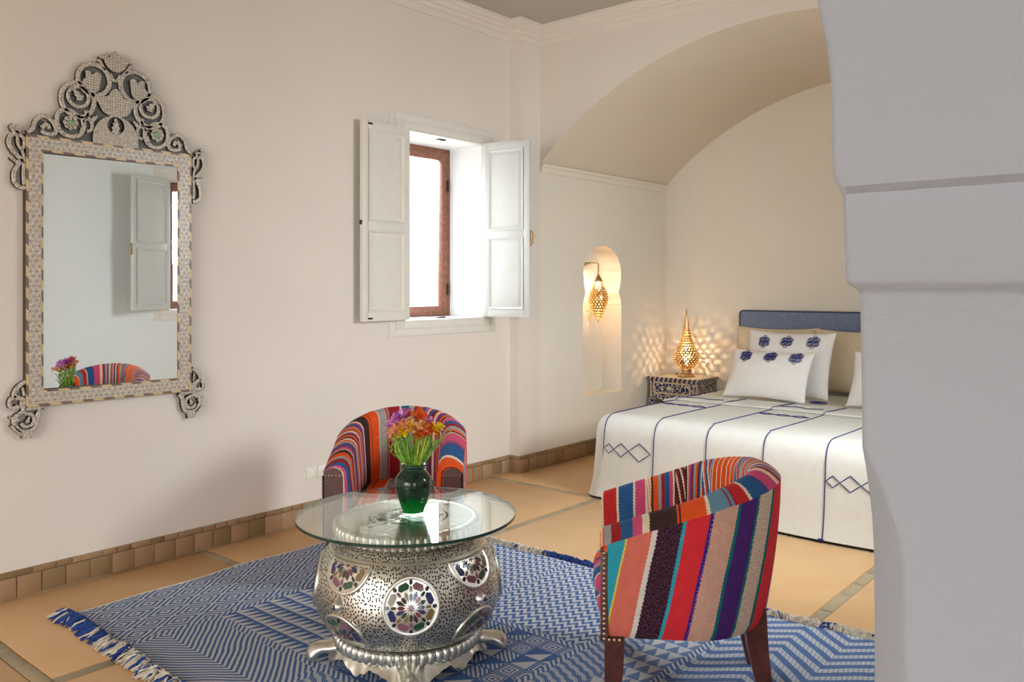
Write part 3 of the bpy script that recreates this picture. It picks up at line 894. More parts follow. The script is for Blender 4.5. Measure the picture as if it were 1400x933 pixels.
def window(name, label, xw, sgn, W, dp=0.0):
    """xw room face of the wall, sgn +1 if the room lies towards +x"""
    y0, y1, z0, z1 = W
    w = thing(name, label, None, (xw, (y0+y1)/2, z0)); w['kind'] = 'structure'
    Y = lambda y: y-(y0+y1)/2
    Z = lambda z: z-z0
    def ring(mb, a0, a1, b0, b1, c0, c1, d0, d1, xa, xb, bev=.003):
        """rectangular frame: outer (a0..a1, b0..b1), inner (c0..c1, d0..d1)"""
        lo, hi = min(xa, xb)*1.0, max(xa, xb)
        mb.box(lo, a0, b0, hi, c0, b1, 0, bev); mb.box(lo, c1, b0, hi, a1, b1, 0, bev)
        mb.box(lo, c0-.001, b0, hi, c1+.001, d0, 0, bev); mb.box(lo, c0-.001, d1, hi, c1+.001, b1, 0, bev)
    cs = MB()
    o = .145
    ring(cs, Y(y0)-o, Y(y1)+o, -.114, Z(z1)+.128, Y(y0)-.085, Y(y1)+.085, -.062, Z(z1)+.072, -.005*sgn, .014*sgn)
    ring(cs, Y(y0)-.087, Y(y1)+.087, -.064, Z(z1)+.074, Y(y0)-.012, Y(y1)+.012, -.012, Z(z1)+.012, -.005*sgn, .022*sgn)
    ring(cs, Y(y0)-.014, Y(y1)+.014, -.014, Z(z1)+.014, Y(y0), Y(y1), 0, Z(z1), -.03*sgn, .027*sgn)
    cs.build('casing', M['paint'], w)
    fr = MB()
    ring(fr, Y(y0)+.003, Y(y1)-.003, .003, Z(z1)-.003, Y(y0)+.045, Y(y1)-.045, .04, Z(z1)-.045, (-.40+dp)*sgn, (-.345+dp)*sgn, .004)
    fo = fr.build('frame', M['window_wood'], w); tag(fo, 'dark brown wooden window frame')
    sh = MB()
    ring(sh, Y(y0)+.040, Y(y1)-.040, .036, Z(z1)-.04, Y(y0)+.095, Y(y1)-.095, .085, Z(z1)-.10, (-.39+dp)*sgn, (-.338+dp)*sgn, .005)
    so = sh.build('sash', M['window_wood'], w); tag(so, 'brown wooden sash')
    MB().box((dp-.372)*sgn-.003, Y(y0)+.09, .08, (dp-.372)*sgn+.003, Y(y1)-.09, Z(z1)-.095).build('pane', M['pane'], w)
    for zz in (.17, Z(z1)-.34):
        h = MB().tube([((dp-.332)*sgn, Y(y1)-.040, zz), ((dp-.332)*sgn, Y(y1)-.040, zz+.09)], .008, 8); tag(h.build('hinge', M['iron'], w), 'dark iron hinge')
    for zz, s2 in ((.004, 1), (Z(z1)-.006, -1)):
        k = MB().box(-.055*sgn, -.035, zz-.006, -.02*sgn, .035, zz+.010, 0, .004) if sgn > 0 else MB().box(.02, -.035, zz-.006, .055, .035, zz+.010, 0, .004)
        tag(k.build('bolt_keeper', M['iron'], w), 'dark iron bolt keeper')
    return w
w1 = window('window_1', 'small recessed window with a brown frame between open white shutters', 0.0, 1, W1)
yc1 = (W1[0]+W1[1])/2
# right leaf stands out from the wall, left leaf lies back against it
shutter(w1, (.026, W1[1]-.004-yc1, .004), math.atan2(.060, .415), .422, 0.0, 1.346, 1, 1, M['shutter'])
shutter(w1, (.052, W1[0]-.004-yc1, .004), math.atan2(-.430, .012), .432, 0.0, 1.346, 1, 0, M['paint'], bolts=True, hinges=False)
w2 = window('window_2', 'window with one open shutter seen in the mirror', XR, -1, W2, .235)
yc2 = (W2[0]+W2[1])/2
shutter(w2, (-.03, W2[0]-yc2, .004), math.atan2(-.50, -.30), .56, 0.0, 1.346, 1, 1, M['shutter'])
mb = MB().box(-2.9, 1.0, -.5, -2.7, 9.0, 3.4); struct('exterior_wall', mb, [M['ext_brick']], 'bright white brick wall outside the window')
mb = MB().box(7.7, 1.5, -.5, 7.9, 9.0, 3.2); struct('exterior_wall_far', mb, [M['ext_brick']], 'bright wall outside the opposite window')
mb = MB().box(-12, -14, -.5, 16, 16, -.45); struct('ground', mb, [M['grout']], 'sandy ground outside')

# ---- arched opening between the front room and this one; its stepped right jamb stands close to the camera
PY0, PY1 = 1.10, 1.42
k = PY0/0.9
cx = 4.44
prof = [(1.42, -.291, .0), (-.30, 0, 0)]
jamb = [  # z at y=.9, x at y=.9, chamfer, forward step
    (-1.5+1.5-1.3, 4.143, .045, 0.0), (1.10-1.5, 4.1480, .045, 0.0), (1.215-1.5, 4.1480, .043, 0.0), (1.255-1.5, 4.1480, .036, 0.0), (1.285-1.5, 4.1480, .026, 0.0), (1.31-1.5, 4.1480, .016, 0.0), (1.333-1.5, 4.1480, .006, 0.0), (1.36-1.5, 4.1480, .003, 0.0),
    (1.490-1.5, 4.1460, .003, 0.0), (1.497-1.5, 4.1440, .004, .004), (1.502-1.5, 4.1395, .004, .016), (1.508-1.5, 4.1375, .004, .019),
    (1.595-1.5, 4.1345, .004, .019), (1.602-1.5, 4.1335, .004, .029), (1.608-1.5, 4.1305, .004, .029), (1.616-1.5, 4.1290, .004, .032), (1.65-1.5, 4.1275, .004, .031), (1.70-1.5, 4.1270, .004, .029), (1.745-1.5, 4.1225, .004, .029), (1.80-1.5, 4.1135, .004, .036)]
rows = []
for dz, x9, ch, st in jamb:
    z = max(0.0, 1.5+dz*k) if dz > -1.2 else 0.0
    rows.append((z, cx+(x9-cx)*k, ch*k, st*k))
ztop, xtop = rows[-1][0], rows[-1][1]
ea, eb = (xtop+0.90)/2, 1.62
ec = (xtop-0.90)/2
zs = ztop-.02
for i in range(1, 15):
    a = PI/2*i/15*0.62
    rows.append((zs+eb*math.sin(a)*1.0, ec+ea*math.cos(a), .004*k, .036*k))
V = []; F = []
NP = 11
for (z, xl, ch, st) in rows:
    yf = PY0-st; r = max(ch, .0035)
    pts = [(xl, PY1), (xl, yf+r+.05)]
    if ch > .012:
        pts += [(xl, yf+r+.006), (xl+.001, yf+r+.001), (xl+.004, yf+r-.004), (xl+r*.5, yf+r*.5), (xl+r-.004, yf+.004), (xl+r+.001, yf+.001), (xl+r+.006, yf)]
    else:
        r2 = .011
        for q in range(7):
            a = PI+PI/2*q/6
            pts.append((xl+r2+r2*math.cos(a), yf+r2+r2*math.sin(a)))
    pts += [(7.05, yf), (7.05, PY1)]
    V += [(px_, py_, z) for px_, py_ in pts]
for i in range(len(rows)-1):
    for j in range(NP-1):
        F.append((i*NP+j, i*NP+j+1, (i+1)*NP+j+1, (i+1)*NP+j))
mb = MB().add(V, F, 0)
zt, xt = rows[-1][0], rows[-1][1]
# the rest of the arch: crown and left jamb
ol = [(xt, zt)]
for i in range(1, 41):
    a = PI/2*0.62*14/15+(PI-PI/2*0.62*14/15)*i/40
    if ec+ea*math.cos(a) > .0: ol.append((ec+ea*math.cos(a), zs+eb*math.sin(a)))
ol += [(-.01, CEIL+.05), (7.05, CEIL+.05), (7.05, zt)]
mb.prism(ol, PY0, PY1, lambda a_, b_, d: (a_, d, b_))
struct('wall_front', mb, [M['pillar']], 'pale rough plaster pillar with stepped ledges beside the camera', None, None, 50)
# unseen front room shell (behind the camera), its openings added to let light in
mb = MB(); mb.box(-.02, -4.2, 0, .85, -4.0, CEIL); mb.box(5.55, -4.2, 0, 7.1, -4.0, CEIL); mb.box(.85, -4.2, 2.75, 5.55, -4.0, CEIL)
struct('wall_rear', mb, [M['plaster']], 'wall behind the camera with an opening added to let light in')
mb = MB(); mb.box(7.0, -4.1, 0, 7.2, -2.85, CEIL); mb.box(7.0, -.35, 0, 7.2, PY1, CEIL); mb.box(7.0, -2.85, 2.65, 7.2, -.35, CEIL)
struct('wall_side', mb, [M['plaster']], 'side wall of the front room with an opening added to let light in')

# ================================================================== THINGS
# ---- inlaid mirror on the left wall (coordinates are along the wall and up it, metres)
mir = thing('wall_mirror', 'tall mirror in a pearl-inlaid frame with a carved openwork crest', 'mirror', (0, 1.985, 0.92))
MY, MZ = 1.985, 0.92
def mp(y, z, d): return (d, y-MY, z-MZ)
fo = (1.560, 2.408, .917, 2.236); fi = (1.640, 2.326, .996, 2.157)
mb = MB()
def mrect(mb, a0, a1, b0, b1, c0, c1, d0, d1, x0, x1, bev=0.0, mi=0):
    """mitred rectangular frame between two rectangles"""
    for P in ([(a0, b0), (c0, d0), (c0, d1), (a0, b1)], [(a1, b1), (c1, d1), (c1, d0), (a1, b0)], [(a0, b1), (c0, d1), (c1, d1), (a1, b1)], [(a1, b0), (c1, d0), (c0, d0), (a0, b0)]):
        mb.prism(P, x0, x1, lambda y, z, d: mp(y, z, d), mi)
mrect(mb, fo[0], fo[1], fo[2], fo[3], fi[0], fi[1], fi[2], fi[3], .004, .040)
mb.build('frame_core', M['inlay_dark'], mir)
mb = MB(); mrect(mb, fo[0]+.013, fo[1]-.013, fo[2]+.013, fo[3]-.013, fi[0]-.011, fi[1]+.011, fi[2]-.011, fi[3]+.011, .038, .045)
tag(mb.build('frame', M['inlay_tri'], mir), 'mother-of-pearl triangles on the frame')
mb = MB(); mrect(mb, fo[0]+.001, fo[1]-.001, fo[2]+.001, fo[3]-.001, fo[0]+.013, fo[1]-.013, fo[2]+.013, fo[3]-.013, .038, .0435)
mrect(mb, fi[0]-.011, fi[1]+.011, fi[2]-.011, fi[3]+.011, fi[0]-.001, fi[1]+.001, fi[2]-.001, fi[3]+.001, .038, .0435)
tag(mb.build('border', M['inlay_border'], mir), 'camel-bone dash border')
gx = .026; mg = MB().box(-.002, fi[0]+.0005-MY, fi[2]+.0005-MZ, .002, fi[1]-.0005-MY, fi[3]-.0005-MZ).build('mirror_glass', M['mirror'], mir)
mg.location = (.0225, 0, 0); mg.rotation_euler = (0, 0, R(-2.6))

def mirror_y(P): return [(2*1.989-y, z) for y, z in P]
def smooth_path(P, n=8, closed=False):
    P = [Vector((a_, b_)) for a_, b_ in P]; m = len(P); out = []
    for i in range(m if closed else m-1):
        if closed: p0, p1, p2, p3 = P[i-1], P[i], P[(i+1) % m], P[(i+2) % m]
        else: p0, p1, p2, p3 = P[max(0, i-1)], P[i], P[i+1], P[min(m-1, i+2)]
        for k in range(n):
            t = k/n
            out.append(0.5*((2*p1)+(-p0+p2)*t+(2*p0-5*p1+4*p2-p3)*t*t+(-p0+3*p1-3*p2+p3)*t**3))
    if not closed: out.append(P[-1])
    return [(p.x, p.y) for p in out]
def band(mb, P, w, d0, d1, closed=False, mi=0, taper=False):
    """flat carved band of width w along a path in the plane of the mirror: bevelled pearl face on a dark body"""
    n = len(P); V = []; F = []
    for i, (y, z) in enumerate(P):
        if closed: t = Vector((P[(i+1) % n][0]-P[i-1][0], P[(i+1) % n][1]-P[i-1][1]))
        else: t = Vector((P[min(n-1, i+1)][0]-P[max(0, i-1)][0], P[min(n-1, i+1)][1]-P[max(0, i-1)][1]))
        if t.length < 1e-9: t = Vector((1, 0))
        t.normalize(); nn = Vector((-t.y, t.x))
        ww = w*(1-.55*i/(n-1)) if taper else w
        for (o, d) in ((-.5, d0), (-.5, d1-.004), (-.32, d1), (.32, d1), (.5, d1-.004), (.5, d0)):
            V.append(mp(y+nn.x*o*ww, z+nn.y*o*ww, d))
    m = n if closed else n-1
    FD, FP = [], []
    for i in range(m):
        j = (i+1) % n
        for k in range(6):
            q = (i*6+k, i*6+(k+1) % 6, j*6+(k+1) % 6, j*6+k)
            (FP if k in (1, 2, 3) else FD).append(q)
    if not closed:
        FD.append(tuple(range(6))[::-1]); FD.append(tuple((n-1)*6+k for k in range(6)))
    o = len(mb.v)
    mb.add(V, FD, 1, None, False)
    mb.add(V, FP, 0, None, False)
def arcp(cy, cz, r, a0, a1, n=22, rz=None):
    rz = rz or r
    return [(cy+r*math.cos(R(a0+(a1-a0)*i/n)), cz+rz*math.sin(R(a0+(a1-a0)*i/n))) for i in range(n+1)]
def both(fnc):
    for s_ in (0, 1):
        fnc((lambda P: P) if s_ == 0 else mirror_y)
CM = [M['inlay_scroll'], M['inlay_dark']]
# grey backing board cut to the crest outline
hl = [(1.989, 2.235), (1.600, 2.235), (1.590, 2.250), (1.600, 2.300), (1.625, 2.320), (1.655, 2.305), (1.690, 2.330), (1.712, 2.352), (1.725, 2.400), (1.722, 2.455), (1.745, 2.500), (1.785, 2.520), (1.800, 2.575), (1.835, 2.612), (1.880, 2.622), (1.915, 2.612), (1.935, 2.640), (1.955, 2.625), (1.989, 2.630)]
full = hl+[p for p in mirror_y(hl)[::-1][1:-1]]
mb = MB(); mb.prism(full, .006, .022, lambda y, z, d: mp(y, z, d), 0)
mb.build('crest_backing', M['crest_grey'], mir)
def crest_scrolls(tr):
    mb = MB(); W = .024; d0, d1 = .018, .040
    band(mb, tr(arcp(1.882, 2.556, .079, -35, 325, 34)), W, d0, d1)                     # upper ring
    band(mb, tr(arcp(1.803, 2.440, .080, 20, 385, 34, .086)), W, d0, d1)                # middle ring
    band(mb, tr(arcp(1.806, 2.455, .050, -200, 165, 28, .050)), W*.8, d0, d1)           # its inner scroll
    band(mb, tr(smooth_path([(1.845, 2.392), (1.848, 2.360), (1.815, 2.352), (1.770, 2.378), (1.722, 2.372), (1.703, 2.330), (1.718, 2.275), (1.765, 2.250), (1.812, 2.264), (1.832, 2.305), (1.826, 2.345)], 6)), W*.95, d0, d1)
    band(mb, tr(smooth_path([(1.826, 2.330), (1.850, 2.352), (1.872, 2.330), (1.868, 2.296), (1.845, 2.285)], 6)), W*.7, d0, d1)
    band(mb, tr(smooth_path([(1.567, 2.243), (1.592, 2.262), (1.606, 2.305), (1.640, 2.334), (1.678, 2.318), (1.700, 2.280), (1.690, 2.252), (1.655, 2.248), (1.630, 2.262)], 6)), W*.85, d0, d1)
    band(mb, tr(smooth_path([(1.640, 2.285), (1.662, 2.292), (1.668, 2.272)], 5)), W*.8, d0, d1)
    band(mb, tr(smooth_path([(1.938, 2.615), (1.920, 2.640), (1.908, 2.662)], 5)), W*.8, d0, d1)
    band(mb, tr(smooth_path([(1.962, 2.600), (1.975, 2.575), (1.989, 2.566)], 5)), W*.8, d0, d1)
    return mb.build('crest_scroll', CM, mir)
both(crest_scrolls)
def solid(P, mat, name, d0=.018, d1=.041, lab=None):
    mb = MB(); mb.prism(P, d0, d1, lambda y, z, d: mp(y, z, d), 0, 1)
    o = mb.build(name, [mat, M['inlay_dark']], mir)
    return tag(o, lab) if lab else o
# crosshatched tulips
t1 = smooth_path([(1.995, 2.724), (1.966, 2.700), (1.955, 2.682), (1.925, 2.694), (1.901, 2.672), (1.926, 2.668), (1.942, 2.637), (1.972, 2.615), (1.989, 2.613)], 5)
t1 = t1+mirror_y(t1)[::-1][1:-1]
solid(t1, M['inlay_net'], 'crest_tulip', .018, .043)
t2 = smooth_path([(1.989, 2.530), (1.966, 2.512), (1.945, 2.481), (1.905, 2.480), (1.866, 2.455), (1.896, 2.446), (1.925, 2.398), (1.962, 2.382), (1.989, 2.379)], 5)
t2 = t2+mirror_y(t2)[::-1][1:-1]
solid(t2, M['inlay_net'], 'crest_tulip', .018, .044)
def side_tulip(tr):
    P = tr(smooth_path([(1.820, 2.532), (1.838, 2.560), (1.836, 2.590), (1.858, 2.592), (1.872, 2.578), (1.893, 2.596), (1.915, 2.582), (1.910, 2.545), (1.905, 2.510), (1.880, 2.486), (1.850, 2.496)], 4, True))
    solid(P, M['inlay_net'], 'crest_tulip', .018, .043)
both(side_tulip)
# scaled dome with a leaf window
dome = [(1.872, 2.232)]+[(1.989-.117*math.cos(PI*i/24), 2.262+.122*math.sin(PI*i/24)) for i in range(25)]+[(2.106, 2.232)]
dome = dome[:1]+dome[1:]
def with_hole(outer, holeP, d0, d1, name, mats):
    bm = bmesh.new()
    vo = [bm.verts.new((a_, b_, 0)) for a_, b_ in outer]; vi = [bm.verts.new((a_, b_, 0)) for a_, b_ in holeP]
    es = [bm.edges.new((vo[i], vo[(i+1) % len(vo)])) for i in range(len(vo))]+[bm.edges.new((vi[i], vi[(i+1) % len(vi)])) for i in range(len(vi))]
    bmesh.ops.triangle_fill(bm, use_beauty=True, edges=es, normal=(0, 0, 1)); bm.verts.index_update()
    mb = MB(); tr_ = [[q.index for q in f.verts] for f in bm.faces]; pts = [(q.co.x, q.co.y) for q in bm.verts]; bm.free()
    mb.add([mp(a_, b_, d1) for a_, b_ in pts], tr_, 0, None, False)
    for L in (outer, holeP):
        n = len(L); V = [mp(a_, b_, d1) for a_, b_ in L]+[mp(a_, b_, d0) for a_, b_ in L]
        mb.add(V, [(i, (i+1) % n, n+(i+1) % n, n+i) for i in range(n)], 1, None, False)
    return mb.build(name, mats, mir)
lw = [(1.989+.044*math.sin(2*PI*i/18), 2.334+.046*math.cos(2*PI*i/18)) for i in range(18)]
with_hole(dome, lw, .018, .045, 'crest_dome', [M['inlay_scale'], M['inlay_dark']])
def leaf_poly(cy, cz, L, w, ang, lobes=3):
    """lobed leaf pointing along ang (degrees)"""
    P = []
    half_ = []
    for i in range(lobes*2+1):
        t = i/(lobes*2)
        ww = w*(1-t)**.6*(1.0 if i % 2 == 1 else .55) if i < lobes*2 else 0
        half_.append((L*t, max(ww, .0)))
    half_[0] = (0, w*.18)
    pts = half_+[(a_, -b_) for a_, b_ in half_[::-1][1:]]
    ca, sa = math.cos(R(ang)), math.sin(R(ang))
    return [(cy+a_*ca-b_*sa, cz+a_*sa+b_*ca) for a_, b_ in pts]
def leaves(tr):
    for (cy, cz, L, w, a) in ((1.818, 2.440, .072, .026, 128), (1.828, 2.300, .045, .016, -120), (1.862, 2.338, .052, .018, 45), (1.632, 2.270, .040, .017, 60), (1.925, 2.628, .03, .012, 130)):
        solid(tr(leaf_poly(cy, cz, L, w, a)), M['inlay_scroll'], 'crest_leaf', .018, .042)
both(leaves)
solid(leaf_poly(1.989, 2.290, .086, .030, 90, 4), M['inlay_scroll'], 'crest_leaf', .018, .044)
def flower(tr):
    cy, cz = 1.766, 2.318
    fm = MB()
    for i in range(8):
        a = 2*PI*i/8
        P = [(cy+.0245*math.cos(a)+.0125*math.cos(a+q), cz+.0245*math.sin(a)+.0125*math.sin(a+q)) for q in [2*PI*k/10 for k in range(10)]]
        fm.prism(tr(P), .018, .042, lambda y, z, d: mp(y, z, d), 0, 1)
    f = fm.build('crest_flower', [M['inlay_scroll'], M['inlay_dark']], mir)
    c = MB(); c.prism(tr([(cy+.012*math.cos(2*PI*k/10), cz+.012*math.sin(2*PI*k/10)) for k in range(10)]), .02, .0435, lambda y, z, d: mp(y, z, d), 0)
    tag(c.build('flower_centre', M['flower_green'], f), 'green enamel centre')
both(flower)
# ears at the upper and lower corners
def ears(tr):
    mb = MB(); W = .021; d0, d1 = .010, .038
    band(mb, tr(smooth_path([(1.510, 2.274), (1.499, 2.258), (1.520, 2.238), (1.540, 2.252)], 5)), W*.8, d0, d1)
    band(mb, tr(smooth_path([(1.514, 2.252), (1.527, 2.232), (1.500, 2.222), (1.489, 2.188), (1.504, 2.150), (1.535, 2.118), (1.553, 2.092)], 6)), W, d0, d1)
    band(mb, tr(smooth_path([(1.527, 2.232), (1.553, 2.214), (1.556, 2.180), (1.545, 2.160)], 6)), W*.8, d0, d1)
    band(mb, tr(smooth_path([(1.526, 2.220), (1.530, 2.180), (1.548, 2.150), (1.556, 2.110)], 5)), W*.7, d0, d1)
    band(mb, tr(smooth_path([(1.545, 2.112), (1.528, 2.078), (1.512, 2.045), (1.514, 2.000), (1.536, 1.978), (1.560, 1.975)], 6)), W, d0, d1)
    band(mb, tr(smooth_path([(1.556, 2.110), (1.553, 2.040), (1.556, 1.990)], 5)), W*.8, d0, d1)
    mb.build('corner_scroll', CM, mir)
    solid(tr(leaf_poly(1.540, 2.085, .058, .016, 150, 2)), M['inlay_scroll'], 'crest_leaf', .010, .039)
    mb = MB()
    band(mb, tr(smooth_path([(1.563, 1.042), (1.530, 1.020), (1.512, 0.988), (1.520, .972), (1.556, .955), (1.560, .925)], 6)), W, d0, d1)
    band(mb, tr(smooth_path([(1.520, .975), (1.496, .962), (1.494, .930), (1.518, .918), (1.542, .930), (1.545, .955)], 6)), W*.9, d0, d1)
    band(mb, tr(smooth_path([(1.548, 1.015), (1.556, .975)], 4)), W*.6, d0, d1)
    band(mb, tr(smooth_path([(1.556, .925), (1.548, .895), (1.520, .880), (1.512, .850), (1.530, .815), (1.560, .800), (1.596, .806), (1.614, .840), (1.618, .880), (1.640, .906)], 6)), W*1.05, d0, d1)
    band(mb, tr(smooth_path([(1.556, .890), (1.590, .880), (1.600, .852), (1.585, .828), (1.556, .826), (1.542, .845)], 6)), W*.8, d0, d1)
    band(mb, tr(smooth_path([(1.500, .840), (1.522, .815), (1.548, .790), (1.565, .770)], 5)), W*.9, d0, d1)
    band(mb, tr(smooth_path([(1.556, .912), (1.600, .908), (1.640, .910)], 4)), W*.8, d0, d1)
    mb.build('corner_scroll', CM, mir)
    solid(tr([(1.540, .800), (1.546, .770), (1.590, .766), (1.594, .800)]), M['inlay_scroll'], 'corner_foot', .010, .039)
    for (cy, cz, L, w, a) in ((1.532, .930, .038, .014, 200), (1.530, .862, .046, .016, 160), (1.566, .842, .036, .014, 70)):
        solid(tr(leaf_poly(cy, cz, L, w, a, 2)), M['inlay_scroll'], 'crest_leaf', .010, .039)
both(ears)

# ---- sockets and switches
def plate(name, label, loc, rz, n=2, plug=False):
    t = thing(name, label, 'socket' if 'socket' in name else 'switch', loc, rz)
    for i in range(n):
        pm = MB().box(-.04+.082*i, -.010, -.04, .04+.082*i, .001, .04, 0, .004)
        pm.box(-.030+.082*i, -.012, -.030, .030+.082*i, -.008, .030, 0, .003)
        pm.build('cover_plate', M['white_plastic'], t)
    if plug:
        h = MB().lathe([(.0001, -.004), (.0195, -.004), (.0195, .002), (.0001, .002)], 18)
        for i, p in enumerate(h.v): h.v[i] = (p[0]+.082, -.0115+p[2]*.5, p[1])
        tag(h.build('socket_well', M['white_plastic'], t), 'round socket recess')
        pn = MB()
        for dx in (-.009, .009): pn.tube([(.082+dx, -.011, 0), (.082+dx, -.0138, 0)], .003, 8)
        tag(pn.build('socket_hole', M['iron'], t), 'dark socket pins')
    return t
plate('wall_socket', 'ivory double wall socket low on the wall behind the far armchair', (0.0, 3.245, .313), PI/2, 2, True)
plate('light_switch', 'ivory switch plate on the alcove wall between bedside table and bed', (.64, YB, .715), 0, 1)
plate('light_switch', 'small ivory switch plate on the alcove wall behind the brass lamp', (.535, YB, .760), 0, 1)

# ---- rug
RX0, RX1, RY0, RY1 = .43, 3.62, 1.60, 3.66
rug = thing('woven_rug', 'blue and white patterned flatweave rug with knotted fringes on the tiled floor', 'rug', (RX0, RY0, 0))
mb = MB(); nx, ny = 90, 60
V = []; F = []; rr = random.Random(3)
def rug_edge(x, y):
    dx = .012*math.sin(y*5.1)+.008*math.sin(y*11.3+1)
    dy = .012*math.sin(x*4.3+.7)+.006*math.sin(x*12.0)
    return dx, dy
for lev in (0, 1):
    for j in range(ny+1):
        for i in range(nx+1):
            x = (RX1-RX0)*i/nx; y = (RY1-RY0)*j/ny
            dx, dy = rug_edge(x, y)
            z = .0025 if lev == 0 else .0105+.0012*math.sin(x*9+y*3)*math.sin(y*7-x*2)
            V.append((x+dx, y+dy+(.02*(x/(RX1-RX0))), z))
o1 = (nx+1)*(ny+1)
for j in range(ny):
    for i in range(nx):
        a_ = j*(nx+1)+i
        F.append((o1+a_, o1+a_+1, o1+a_+nx+2, o1+a_+nx+1))
per = [i for i in range(nx)]+[nx+(nx+1)*j for j in range(ny)]+[ny*(nx+1)+nx-i for i in range(nx)]+[(nx+1)*(ny-j) for j in range(ny)]
for k in range(len(per)):
    a_, b_ = per[k], per[(k+1) % len(per)]
    F.append((a_, b_, o1+b_, o1+a_))
mb.add(V, F, 0)
mb.build('weave', M['rug'], rug)
mb = MB()       # white selvedge along the wall side
P = []
for j in range(0, 61):
    y = (RY1-RY0)*j/60; dx, dy = rug_edge(0, y); P.append((dx-.004, y+dy, .008))
mb.tube(P, .010, 6, flat=.55, up=(0, 0, 1)); mb.build('selvedge', M['rug_edge'], rug)
def fringe(name, mat, ranges, y_side, seed, L0=.05, L1=.10, tuft=4, step=.014):
    r = random.Random(seed); mb = MB()
    for (xa, xb, dens) in ranges:
        x = xa
        while x < xb:
            if r.random() < dens:
                dx, dy = rug_edge(x, 0 if y_side < 0 else RY1-RY0)
                yb = (0 if y_side < 0 else RY1-RY0)+dy+.02*(x/(RX1-RX0))
                base = r.uniform(-.5, .5)
                for q in range(tuft):
                    L = r.uniform(L0, L1); an = base*1.4+r.uniform(-.6, .6)
                    x0 = x+r.uniform(-.008, .008); y0 = yb-y_side*.008
                    zz = r.uniform(.012, .036)
                    dxx, dyy = math.sin(an), math.cos(an)*y_side
                    mb.tube([(x0, y0, .010), (x0+dxx*L*.35, y0+dyy*L*.35, zz), (x0+dxx*L*.75+r.uniform(-.006, .006), y0+dyy*L*.75, zz*.7), (x0+dxx*L+r.uniform(-.008, .008), y0+dyy*L, r.uniform(.003, .014))], [.0050, .0058, .0050, .0030], 5)
            x += step*r.uniform(.7, 1.3)
    o = mb.build(name, mat, rug); o['kind'] = 'stuff'
    return o
fringe('fringe', M['fringe_blue'], [(-.02, .46, 1.0), (.46, .62, .5), (.62, .95, .55), (.95, 1.9, .45)], -1, 1)
fringe('fringe', M['fringe_white'], [(-.03, .06, .6), (.06, .42, .22), (.42, .9, .9), (.9, 1.9, .8)], -1, 2)
fringe('fringe', M['fringe_blue'], [(.85, 1.12, .14), (1.10, 1.75, 1.0), (1.75, 2.2, .7), (2.2, 3.15, .16)], 1, 3, .035, .07)
fringe('fringe', M['fringe_white'], [(.3, 1.14, 1.0), (1.9, 3.2, 1.0)], 1, 4, .035, .075, 5)

# ---- tub armchairs in striped kilim
CA, CF, CB, CT = .34, -.33, .33, .115
ZB = .265
def chair_h(s):          # height of the top along the U (s: 0 front of one arm .. 0.5 middle of the back .. 1)
    t = min(s, 1-s)
    K = [(0, .632), (.04, .655), (.077, .677), (.13, .705), (.18, .735), (.253, .775), (.335, .803), (.42, .822), (.5, .828)]
    for (a_, ha), (b_, hb) in zip(K, K[1:]):
        if t <= b_:
            u = (t-a_)/(b_-a_); return ha+(hb-ha)*u
    return K[-1][1]
def u_path(n=96):
    raw = []
    for i in range(40): raw.append((CA, CF+(0-CF)*i/40))
    for i in range(121): raw.append((CA*math.cos(PI*i/120), CB*math.sin(PI*i/120)))
    for i in range(1, 41): raw.append((-CA, CF*i/40))
    L = [0]
    for p, q in zip(raw, raw[1:]): L.append(L[-1]+math.hypot(q[0]-p[0], q[1]-p[1]))
    T = L[-1]; out = []; j = 0
    for i in range(n+1):
        d = T*i/n
        while j < len(L)-2 and L[j+1] < d: j += 1
        f = (d-L[j])/(L[j+1]-L[j])
        x = raw[j][0]+(raw[j+1][0]-raw[j][0])*f; y = raw[j][1]+(raw[j+1][1]-raw[j][1])*f
        if y <= 0: nx_, ny_ = (-1 if x > 0 else 1), 0.0
        else:
            g = Vector((x/CA**2, y/CB**2)).normalized(); nx_, ny_ = -g.x, -g.y
        out.append((i/n, x, y, nx_, ny_))
    return out
